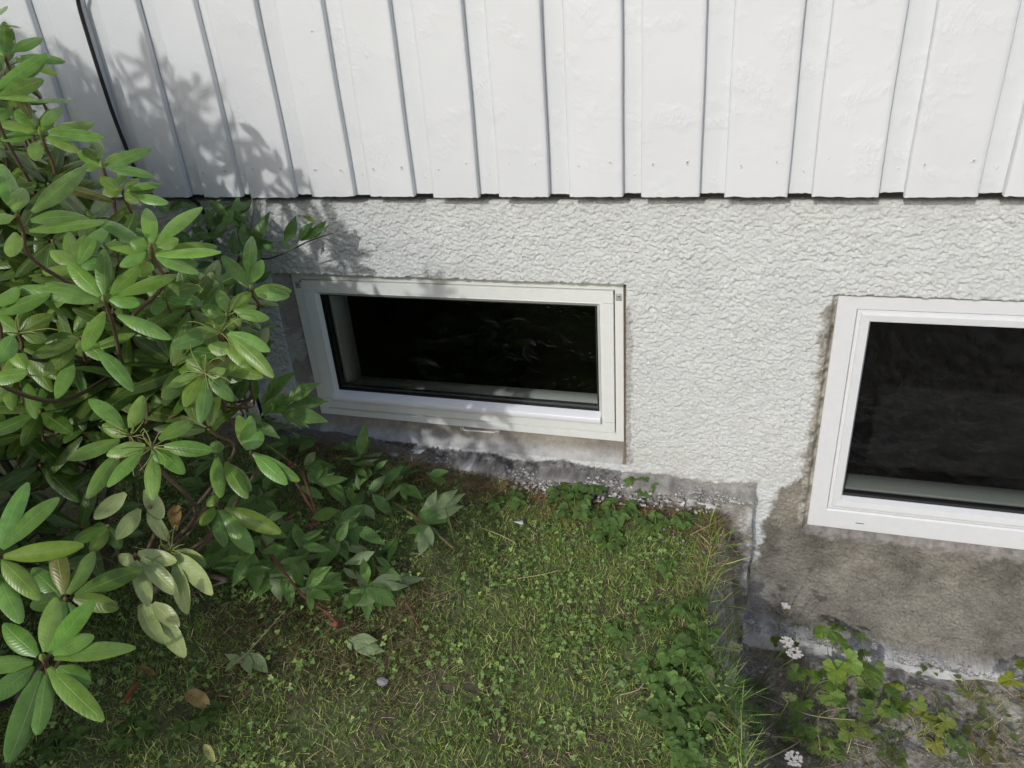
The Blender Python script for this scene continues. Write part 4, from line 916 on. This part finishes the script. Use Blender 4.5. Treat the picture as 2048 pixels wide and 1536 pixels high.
# ------------------------------------------------------------------ weeds
def serrate(mb, base, tip, nrm, width, c, teeth=5, lobes=0, depth=.16, fold=.25):
    """toothed or lobed flat leaf: outline polygon fan around the midrib"""
    base = np.asarray(base, float); tip = np.asarray(tip, float); ax = tip-base; L = np.linalg.norm(ax); ax = ax/L
    sd = norm(np.cross(ax, nrm)); nn = np.cross(sd, ax); m_ = teeth*4+1
    t = np.linspace(0, 1, m_); w = leaf_shape('ovate', t)
    saw = 1-depth*((t*teeth) % 1.0)
    if lobes: saw = saw*(1-.42*np.abs(np.sin(math.pi*t*lobes/1.0))**2)
    w = np.maximum(w*saw*width/2, .0004)
    rows = []
    for s_ in (-1, -.5, 0, .5, 1):
        rows.append(base+ax*((t+.03*abs(s_)*(-1))*L)[:, None]+sd*(s_*w)[:, None]+nn*(abs(s_)*w*fold-.10*L*t*t+.012*L*np.sin(t*11+s_*3))[:, None])
    P_ = np.stack(rows, 1); u = np.array([0, .25, .5, .75, 1.]); uv = np.stack(np.broadcast_arrays(u[None], t[:, None]), -1)
    mb.grid(P_[:, ::-1], uv=uv[:, ::-1].reshape(-1, 2), c=c)
def palmate(mb, base, tip, nrm, c, r_):
    base = np.asarray(base, float); tip = np.asarray(tip, float); ax = tip-base; L = np.linalg.norm(ax); ax = ax/L
    sd = norm(np.cross(ax, nrm)); nn = np.cross(sd, ax); th = np.linspace(-2.55, 2.55, 61)
    lob = .62+.38*np.abs(np.cos(th*1.45))**.8; lob *= (1-.22*np.abs(th)/2.55)
    ro = L*lob*(1+.045*np.sign(np.sin(th*17))*(.6+.4*r_.random(61)))
    cur = r_.uniform(-.35, .15); fold = r_.uniform(.05, .35); k1, k2 = r_.uniform(0, 6, 2)
    P_ = []; UVs = []
    for q in (0.02, .3, .55, .8, 1.0):
        x_ = ro*q*np.cos(th); y_ = ro*q*np.sin(th)
        z_ = fold*np.abs(y_)+cur*(ro*q)**2/L+.05*L*q*np.sin(th*3+k1)+.035*L*q*q*np.sin(th*9+k2)
        P_.append(base+ax*x_[:, None]+sd*y_[:, None]+nn*z_[:, None]); UVs.append(np.stack([.5+.5*np.clip(np.abs(np.sin(th*1.45)), 0, 1), np.full(61, q)], 1))
    P_ = np.stack(P_)[::-1]; mb.grid(P_, uv=np.concatenate(UVs[::-1]), c=np.asarray(c)*r_.uniform(.85, 1.15))
def weed(loc, n, size, h, colr, name, label, cat, group, lobes=0, tri=True, spread=.8, seed=0):
    r_ = np.random.default_rng(seed); fo = MB(); ss = MB(); loc = np.asarray(loc, float)
    for i in range(n):
        th = r_.uniform(0, 6.28); rad = spread*size*r_.uniform(.2, 1.4)
        c = loc+np.array([math.cos(th)*rad, math.sin(th)*rad, h*r_.uniform(.4, 1.1)])
        if c[1] > -.02 and loc[1] < 0: c[1] = -.02-.01*r_.random()
        ss.tube(smooth_path([loc+r_.normal(0, .006, 3)*[1, 1, 0], (loc+c)/2+UP*h*.2, c], 3), .0011, 4, c=np.array(colr)*[1.3, 1.1, 1])
        nn_ = norm(UP+norm(CAM-c)*.25+r_.normal(0, .28, 3)); out = np.array([math.cos(th), math.sin(th), 0.])
        cc = np.array(colr)*r_.uniform(.7, 1.3)
        for k in ((-1, 0, 1) if tri else (0,)):
            a = th+k*1.25+r_.normal(0, .1); d = np.array([math.cos(a), math.sin(a), -.15]); s_ = size*r_.uniform(.75, 1.1)*(1 if k == 0 else .85)
            if lobes: palmate(fo, c+d*.002, c+d*s_*.64, nn_, cc*(np.array([1.12, 1.0, .9]) if r_.random() < .25 else 1), r_)
            else: serrate(fo, c+d*.003, c+d*s_, nn_, s_*.72, cc, teeth=6)
    root = empty(name, loc, label, cat, group)
    childb(fo, 'foliage', M_weed, root, False); childb(ss, 'stem', M_bark, root)
    return root
def gp(px_, py_, h=0.0):
    d = ground_d((px_, py_), h); return at(px_, py_, d)
WG = (.125, .215, .052)
G1 = 'low leafy weeds along the house'
for i, (px_, py_, n, s_, h, lb) in enumerate((
        (1150, 1030, 9, .030, .045, 'bright green leafy weed left part of the clump below the gap between the windows'),
        (1200, 1055, 8, .026, .035, 'toothed green weed at the lawn side of the clump between the windows'),
        (1235, 1035, 9, .028, .045, 'dense leafy weed right of the clump centre, by the wall rubble'),
        (1280, 1000, 6, .028, .055, 'leafy weed leaning over the white rubble at the wall foot'),
        (1015, 1015, 6, .026, .030, 'dark leafy weed under the right half of the left window'),
        (1335, 1150, 7, .018, .030, 'small weed beside the reddish bare spot at the lawn edge'),
        (1245, 1270, 6, .020, .025, 'small weed in the lawn left of the bank edge'),
        (1340, 1310, 8, .024, .04, 'green weed halfway down the lawn edge'),
        (1370, 1370, 9, .026, .045, 'large leaved weed on the edge of the bank, lower right of the lawn'),
        (1345, 1400, 7, .022, .035, 'bushy weed just below the large leaved one on the bank edge'),
        (1300, 1350, 6, .020, .03, 'short weed on the lawn side of the bank edge'),
        (400, 1440, 5, .022, .02, 'dim weed in the shade between the fallen leaves'),
        (270, 1465, 6, .022, .02, 'dark weed in deep shade at the bottom left'),
        (120, 1500, 5, .022, .02, 'shaded weed in the bottom left corner'),
        (1125, 1000, 8, .026, .05, 'leafy weed at the upper left end of the clump by the dead grass'),
        (1175, 985, 8, .026, .05, 'leafy weed in the clump closest to the wall, behind the bright one'),
        (1215, 1090, 8, .024, .03, 'lowest weed of the clump between the windows, reaching into the lawn'),
        (1310, 1060, 8, .022, .035, 'weed on the lawn right of the clump, below the white rubble'),
        (1365, 1055, 7, .022, .035, 'yellowish leafy weed before the concrete corner'),
        (1380, 1240, 8, .022, .045, 'upright weed on the bank edge above the faded yarrow heads'),
        (1400, 1300, 9, .024, .05, 'leafy weed leaning over the bank beside the faded yarrow'),
        (1330, 1440, 9, .024, .04, 'spreading weed near the lower end of the bank edge'),
        (1400, 1470, 9, .024, .05, 'weed at the bottom of the bank edge among long grass'),
        (1310, 1240, 7, .020, .03, 'small leafy weed in the lawn above the large leaved one'),
        (1370, 1520, 8, .024, .04, 'weed cut by the bottom edge of the photo beside the bank'))):
    weed(gp(px_, py_), n+1, s_*1.35, h, np.array(WG)*(1.25 if i in (5, 8) else 1), 'leafy_weed', lb, 'weed', G1, seed=i+3)
LG = (.25, .39, .075)
G2 = 'lobed plants in the light well'
for i, (px_, py_, n, s_, h, lb, cc) in enumerate((
        (1660, 1400, 6, .072, .17, 'tall light green lobed plant beside the white flower head', LG),
        (1610, 1400, 6, .065, .12, 'lobed green plant left of the tall one in the light well', (.20, .31, .06)),
        (1730, 1370, 6, .055, .11, 'lobed plant with whitish dusty leaves near the footing', (.22, .30, .10)),
        (1800, 1430, 6, .050, .10, 'yellow green lobed plant in the middle of the light well rubble', (.22, .30, .06)),
        (1840, 1480, 7, .048, .08, 'yellowing lobed plant at the lower middle of the light well', (.27, .31, .07)),
        (1700, 1480, 7, .042, .10, 'low dark lobed plant at the bottom of the light well', (.17, .25, .06)),
        (1600, 1490, 7, .042, .11, 'dark lobed plant at the foot of the bank', (.15, .24, .06)),
        (2050, 1400, 5, .055, .09, 'yellow green lobed plant at the right edge of the photo', (.24, .29, .05)),
        (1940, 1400, 8, .024, .05, 'little sparse weed on the rubble near the right edge', (.2, .25, .07)),
        (1990, 1470, 8, .028, .05, 'little weed on bare soil in the lower right corner', (.18, .22, .07)),
        (1900, 1500, 9, .036, .06, 'dull green weed at the bottom right', (.14, .21, .06)),
        (1570, 1330, 6, .036, .09, 'small lobed plant between the white flowers and the bank', (.14, .22, .05)),
        (1650, 1290, 5, .034, .07, 'lobed seedling against the brown wall foot', (.18, .27, .07)),
        (1760, 1440, 7, .040, .08, 'dark green lobed plant between the yellow green ones', (.10, .17, .045)),
        (1650, 1520, 9, .040, .08, 'lobed plant cut by the bottom edge near the lowest white flower', (.17, .25, .06)),
        (1780, 1520, 9, .032, .07, 'tangled lobed plant at the bottom edge, right of the lowest flowers', (.13, .18, .06)),
        (1870, 1440, 8, .026, .06, 'small creeping weed on the pale rubble', (.20, .26, .08)),
        (1850, 1340, 6, .020, .04, 'tiny weed growing in the joint at the footing', (.16, .22, .08)),
        (1960, 1520, 8, .030, .06, 'brownish green weed at the bottom right corner', (.17, .17, .06)))):
    weed(gp(px_, py_), n, s_, h, cc, 'lobed_plant', lb, 'weed', G2, lobes=2.5 if s_ > .03 else 0, tri=False, spread=.8 if s_ > .03 else 1.3, seed=i+40)
# yarrow with white flower heads
def yarrow(base, tops, label, seed, nf=46):
    r_ = np.random.default_rng(seed); base = np.asarray(base); ss = MB(); ff = MB(); heads = []
    for tp, rad, ccol in tops:
        P_ = smooth_path([base, base*.5+tp*.5+r_.normal(0, .012, 3), tp-UP*.012], 5); ss.tube(P_, .0014, 5, c=(.13, .16, .05)); hd = MB()
        for k in range(int(42*(rad/.022))):
            a = r_.uniform(0, 6.28); q = rad*math.sqrt(r_.random()); c = tp+np.array([math.cos(a)*q, math.sin(a)*q, .004*r_.random()-q*q*6])
            ss.tube([tp-UP*.014, c-UP*.001], .0006, 3, c=(.15, .18, .07))
            for j in range(5):
                b = a+j*1.257; p = c+np.array([math.cos(b), math.sin(b), .3])*.0028
                hd.add([c, p+np.array([-math.sin(b), math.cos(b), 0])*.0015, p+np.array([math.cos(b), math.sin(b), 0])*.0012, p-np.array([-math.sin(b), math.cos(b), 0])*.0015], [[0, 1, 2, 3]], c=ccol)
        heads.append(hd)
    for k in range(nf):                 # feathery leaves
        a = r_.uniform(0, 6.28); c = base+np.array([math.cos(a), math.sin(a), 0])*.015+UP*r_.uniform(0, .03); d = norm(np.array([math.cos(a), math.sin(a), r_.uniform(.1, 1.1)])); l = r_.uniform(.04, .10)
        ss_ = norm(np.cross(d, UP))
        for t in np.linspace(.1, 1, 15):
            q = c+d*l*t-UP*l*.4*t*t; w_ = .012*math.sin(math.pi*t*.9+.2)
            for sg in (-1, 1):
                e_ = q+ss_*sg*w_+d*w_*.6+r_.normal(0, .001, 3)
                ff.add([q, e_, q+d*.0018], None, [[0, 1, 2]], c=np.array([.06, .12, .03])*r_.uniform(.7, 1.3))
    root = empty('yarrow', base, label, 'wildflower', 'yarrow plants at the bank')
    childb(ff, 'foliage', M_clover, root, False); childb(ss, 'stem', M_bark, root)
    for hd in heads: childb(hd, 'flower_head', M_petal, root, False)
white = (.72, .68, .64); faded = (.17, .19, .08)
b0 = gp(1500, 1400)
yarrow(b0, [(at(1572, 1285, 1.62), .015, white), (at(1590, 1308, 1.60), .016, white), (at(1470, 1295, 1.56), .014, faded)], 'yarrow with a pair of white flower heads at the corner of the light well', 1)
b1 = gp(1540, 1480)
yarrow(b1, [(at(1590, 1520, 1.48), .017, white), (at(1578, 1395, 1.52), .012, faded)], 'yarrow with one white flower head at the very bottom of the photo', 2)
b2 = gp(1440, 1420)
yarrow(b2, [(at(1420, 1350, 1.46), .010, faded), (at(1423, 1435, 1.44), .010, faded)], 'feathery yarrow with greenish faded heads on the bank edge', 3)
b3 = gp(1560, 1260)
yarrow(b3, [(at(1572, 1213, 1.66), .008, white)], 'tiny yarrow with one small white head against the brown wall', 5, 6)
# dry stalks
for i, (pts, lb) in enumerate(((((1450, 1370), (1530, 1395), (1620, 1430), (1710, 1440)), 'long thin straw stalk lying over the light well weeds'),
                               (((1640, 1500), (1640, 1430), (1700, 1415)), 'short bent straw stalk among the dark lobed plants'),
                               (((1520, 1440), (1535, 1470), (1600, 1480), (1510, 1530)), 'curled dry stalk at the foot of the bank'),
                               (((465, 1330), (500, 1300), (575, 1215)), 'pale straw stalk on the dry patch below the peony'),
                               (((1035, 1157), (1080, 1150), (1120, 1140)), 'pair of pale straws in the middle of the lawn'),
                               (((960, 1055), (1000, 1070), (1030, 1085)), 'yellowish plant stalk lying in the grass below the pale peony leaf'),
                               (((1240, 1390), (1275, 1380), (1288, 1365)), 'pale curved stalk at the lower right of the lawn'),
                               (((1380, 1070), (1420, 1050), (1460, 1030)), 'straw sticking out over the corner of the concrete ledge'))):
    b = MB(); hh = .03 if i not in (0, 1, 2) else .09
    P_ = smooth_path([at(*p, ground_d(p, hh if i != 0 else .07+.02*k)) for k, p in enumerate(pts)], 5); b.tube(P_, .0012, 5, c=(.42, .36, .20))
    tag(b.build('dry_stalk', M_bark, smooth=True, origin=P_[0]), lb, 'dry stalk', 'dry stalks')

# ------------------------------------------------------------------ fallen leaves, stones, chips
for (b_px, t_px, c_, wr, lb, flip) in (
        ((372, 1385), (414, 1416), (.30, .22, .09), .48, 'broad yellow brown fallen leaf on the shaded lawn', False),
        ((408, 1490), (430, 1523), (.36, .36, .13), .32, 'narrow pale yellow fallen leaf at the bottom edge of the lawn', False),
        ((272, 1334), (312, 1350), (.20, .14, .05), .26, 'thin curled brown leaf on the dark soil under the bush', False),
        ((245, 1412), (280, 1362), (.22, .08, .03), .20, 'rusty red dry leaf standing beside the lower rhododendron whorl', False),
        ((352, 1010), (346, 1058), (.30, .20, .07), .30, 'withered tan leaf hanging in the shaded gap of the rhododendron', False)):
    h_ = .022 if b_px[1] > 1100 else .35
    b = MB(); d = ground_d(b_px, h_); p0 = at(*b_px, d); p1 = at(*t_px, ground_d(t_px, h_))
    leaf(b, p0, p1, norm(UP+norm(CAM-p0)*.5), np.linalg.norm(p1-p0)*wr, c_, nl=10, roll=-.4, arch=.06, wave=.3)
    tag(b.build('fallen_leaf', M_dry, smooth=True, origin=p0), lb, 'leaf', 'fallen leaves')
# cut leaf sprig lying on the shaded lawn
sg = MB()
for bs, tp in (((1390, 930), (1290, 885)), ((1385, 870), (1450, 995)), ((1420, 875), (1545, 990)), ((1350, 900), (1285, 985)), ((1380, 905), (1390, 940))):
    dd = ground_d(zC(bs), .025); pleaf(sg, zC, bs, tp, dd, ground_d(zC(tp), .02), True, wr=.42, cc=np.array([.1, .14, .08]))
c0 = at(*zC((1385, 900)), ground_d(zC((1385, 900)), .0))
tag(sg.build('leaf_sprig', M_peony, smooth=True, origin=c0), 'cut sprig of grey green leaves lying on the dry grass in front of the peony', 'sprig')
def stone(c, s, seed, colr, label, name='stone', group='loose stones'):
    r_ = np.random.default_rng(seed); bm = bmesh.new(); bmesh.ops.create_icosphere(bm, subdivisions=3, radius=1); cuts_ = norm(r_.normal(0, 1, (9, 3))); hh = r_.uniform(.6, .9, 9)
    for v in bm.verts:
        p = np.array(v.co)
        for n_, h_ in zip(cuts_, hh):
            d = p @ n_-h_
            if d > 0: p = p-n_*d
        v.co = Vector(p*s*np.array([1.2, .9, .7]))
    b = MB(); b.bm(bm, colr); bm.free(); o = b.build(name, M_stone); o.location = tuple(c); return tag(o, label, 'stone', group)
c0 = gp(765, 1362, .010); stone(c0, .0125, 1, (.30, .29, .31), 'grey pebble lying alone in the lawn in front of the peony')
c0 = on_y(785, 893, -.02); c0[2] = gz(c0[0], -.03)+.012; stone(c0, .014, 2, (.25, .25, .26), 'grey pebble at the wall foot under the left window')
c0 = gp(1501, 1243, .02); stone(c0, .010, 5, (.55, .55, .57), 'whitish broken chip in the inner corner of the light well')
cp = MB(); bm = bmesh.new(); bmesh.ops.create_icosphere(bm, subdivisions=1, radius=1); tv = np.array([list(v.co) for v in bm.verts]); tr_ = [[v.index for v in f_.verts] for f_ in bm.faces]; bm.free()
tv = tv*(1+.3*np.random.default_rng(5).normal(0, 1, (len(tv), 1)))
def chips(n, xs, ys, zs, s0, s1, cols, flat=.5):
    T = np.stack([xs, ys, zs], -1); n = len(T); R = rand_rot(n, 0, .8); s_ = rng.uniform(s0, s1, n)**1.0; k = rng.random(n)**3
    s_ = s0+(s1-s0)*k
    V = np.einsum('nij,kj->nki', R, tv*[1, .8, flat])*s_[:, None, None]+T[:, None]; off = (np.arange(n)*len(tv))[:, None, None]
    Cn = np.array(cols)[rng.integers(0, len(cols), n)]*rng.uniform(.75, 1.15, n)[:, None]
    cp.add(V.reshape(-1, 3), None, (np.array(tr_)[None]+off).reshape(-1, 3), c=np.repeat(Cn, len(tv), 0))
CWX = 0
CW = [(.52, .51, .49), (.44, .425, .40), (.34, .32, .29), (.60, .59, .57)]
x = rng.uniform(-.62, .05, 1500); k = rng.random(1500) < sm((fbm(x*12, x*3, 2)-.33)/.15); x = x[k]; y = rng.uniform(-.035, .045, len(x))
chips(0, x, y, -.838+.037*sm((-.6-x)/.75)-.006+np.minimum(0, y)*.8, .0010, .0085, CW)
x = rng.uniform(-1.35, -.5, 1700); y = rng.uniform(-.05, .045, 1700); chips(0, x, y, -.838+.037*sm((-.6-x)/.75)-.006+np.minimum(0, y)*.8, .001, .009, CW)
x = rng.uniform(.10, 1.1, 2600); y = rng.uniform(-.03, .05, 2600); chips(0, x, y, -1.285-.035*sm((x-.1)/.5)-.004, .0008, .006, [(.6, .59, .57), (.5, .48, .46), (.42, .39, .36), (.62, .61, .60)])
y = rng.uniform(-1.0, -.01, 9000); x = edge_x(y)+rng.uniform(-.01, .12, 9000); chips(0, x, y, gz(x, y), .0008, .0045, [(.45, .42, .39), (.34, .31, .27), (.24, .19, .15), (.55, .54, .52)])
x = rng.uniform(-1.4, .07, 9000); y = rng.uniform(-.012, .048, 9000); chips(0, x, y, -.838+.037*sm((-.6-x)/.75)+.006*np.sin(x*23)*0-.008-.06*(.05-y)*0, .0007, .0030, [(.40, .385, .36), (.33, .31, .285), (.26, .24, .21), (.46, .45, .43)], .6)
x = rng.uniform(.08, 1.1, 9000); y = rng.uniform(-.03, .048, 9000); chips(0, x, y, -1.285-.035*sm((x-.1)/.5)-.004, .0006, .0024, [(.58, .57, .55), (.5, .48, .46), (.42, .40, .37), (.63, .62, .60)], .6)
x = rng.uniform(-.02, .07, 260); y = rng.uniform(-.01, .045, 260); chips(0, x, y, -.838-.004+0*x, .0008, .006, CW)
x = rng.uniform(-.5, .02, 90); y = rng.uniform(-.25, -.04, 90); chips(0, x, y, gz(x, y)+.010, .0015, .006, CW[:2]+CW[3:])
x = rng.uniform(.12, 1.1, 3800); y = rng.uniform(-.75, .02, 3800); kk = rng.random(3800) < .12+sm((fbm(x*6, y*6, 3)-.42)/.12); x = x[kk]; y = y[kk]
chips(0, x, y, gz(x, y)+.000, .0010, .009, [(.42, .41, .40), (.33, .31, .28), (.25, .20, .15), (.55, .55, .56), (.30, .24, .18)], .35)
x = rng.uniform(.10, 1.1, 9000); y = rng.uniform(-.75, .0, 9000); chips(0, x, y, gz(x, y), .0006, .0028, [(.42, .41, .40), (.33, .31, .28), (.20, .16, .12), (.5, .5, .5), (.30, .24, .18)], .5)
tag(cp.build('rubble', M_stone), kind='stuff', label='crumbled white paint and mortar chips at the wall foot', cat='rubble')
# large flaked pieces of white paint
for i, (px_, py_, s_, y_) in enumerate(((1412, 1008, .016, -.012), (1040, 1045, .009, None), (835, 902, .012, -.01))):
    c0 = on_y(px_, py_, y_) if y_ is not None else gp(px_, py_, .012); r_ = np.random.default_rng(i+9)
    th = np.linspace(0, 6.28, 15)[:-1]; rr = s_*(1+.35*r_.normal(0, 1, 14)); tt_ = .0015
    top = np.stack([c0[0]+rr*np.cos(th)*1.5, c0[1]+rr*np.sin(th), np.full(14, c0[2]+tt_)+.002*np.sin(th*2)], 1); bot = top-[0, 0, tt_]
    v = np.concatenate([top, bot, [[c0[0], c0[1], c0[2]+tt_*1.3]]]); q = [[j, (j+1) % 14, 14+(j+1) % 14, 14+j][::-1] for j in range(14)]; t = [[j, (j+1) % 14, 28] for j in range(14)]
    b = MB(); b.add(v, q, t, c=(.66, .66, .64))
    tag(b.build('paint_flake', M_stone, origin=c0), ('large white paint flake on top of the concrete ledge corner', 'white crumb of paint in the lawn near the leafy weeds', 'white flake at the wall foot under the middle of the left window')[i], 'paint flake', 'paint flakes')
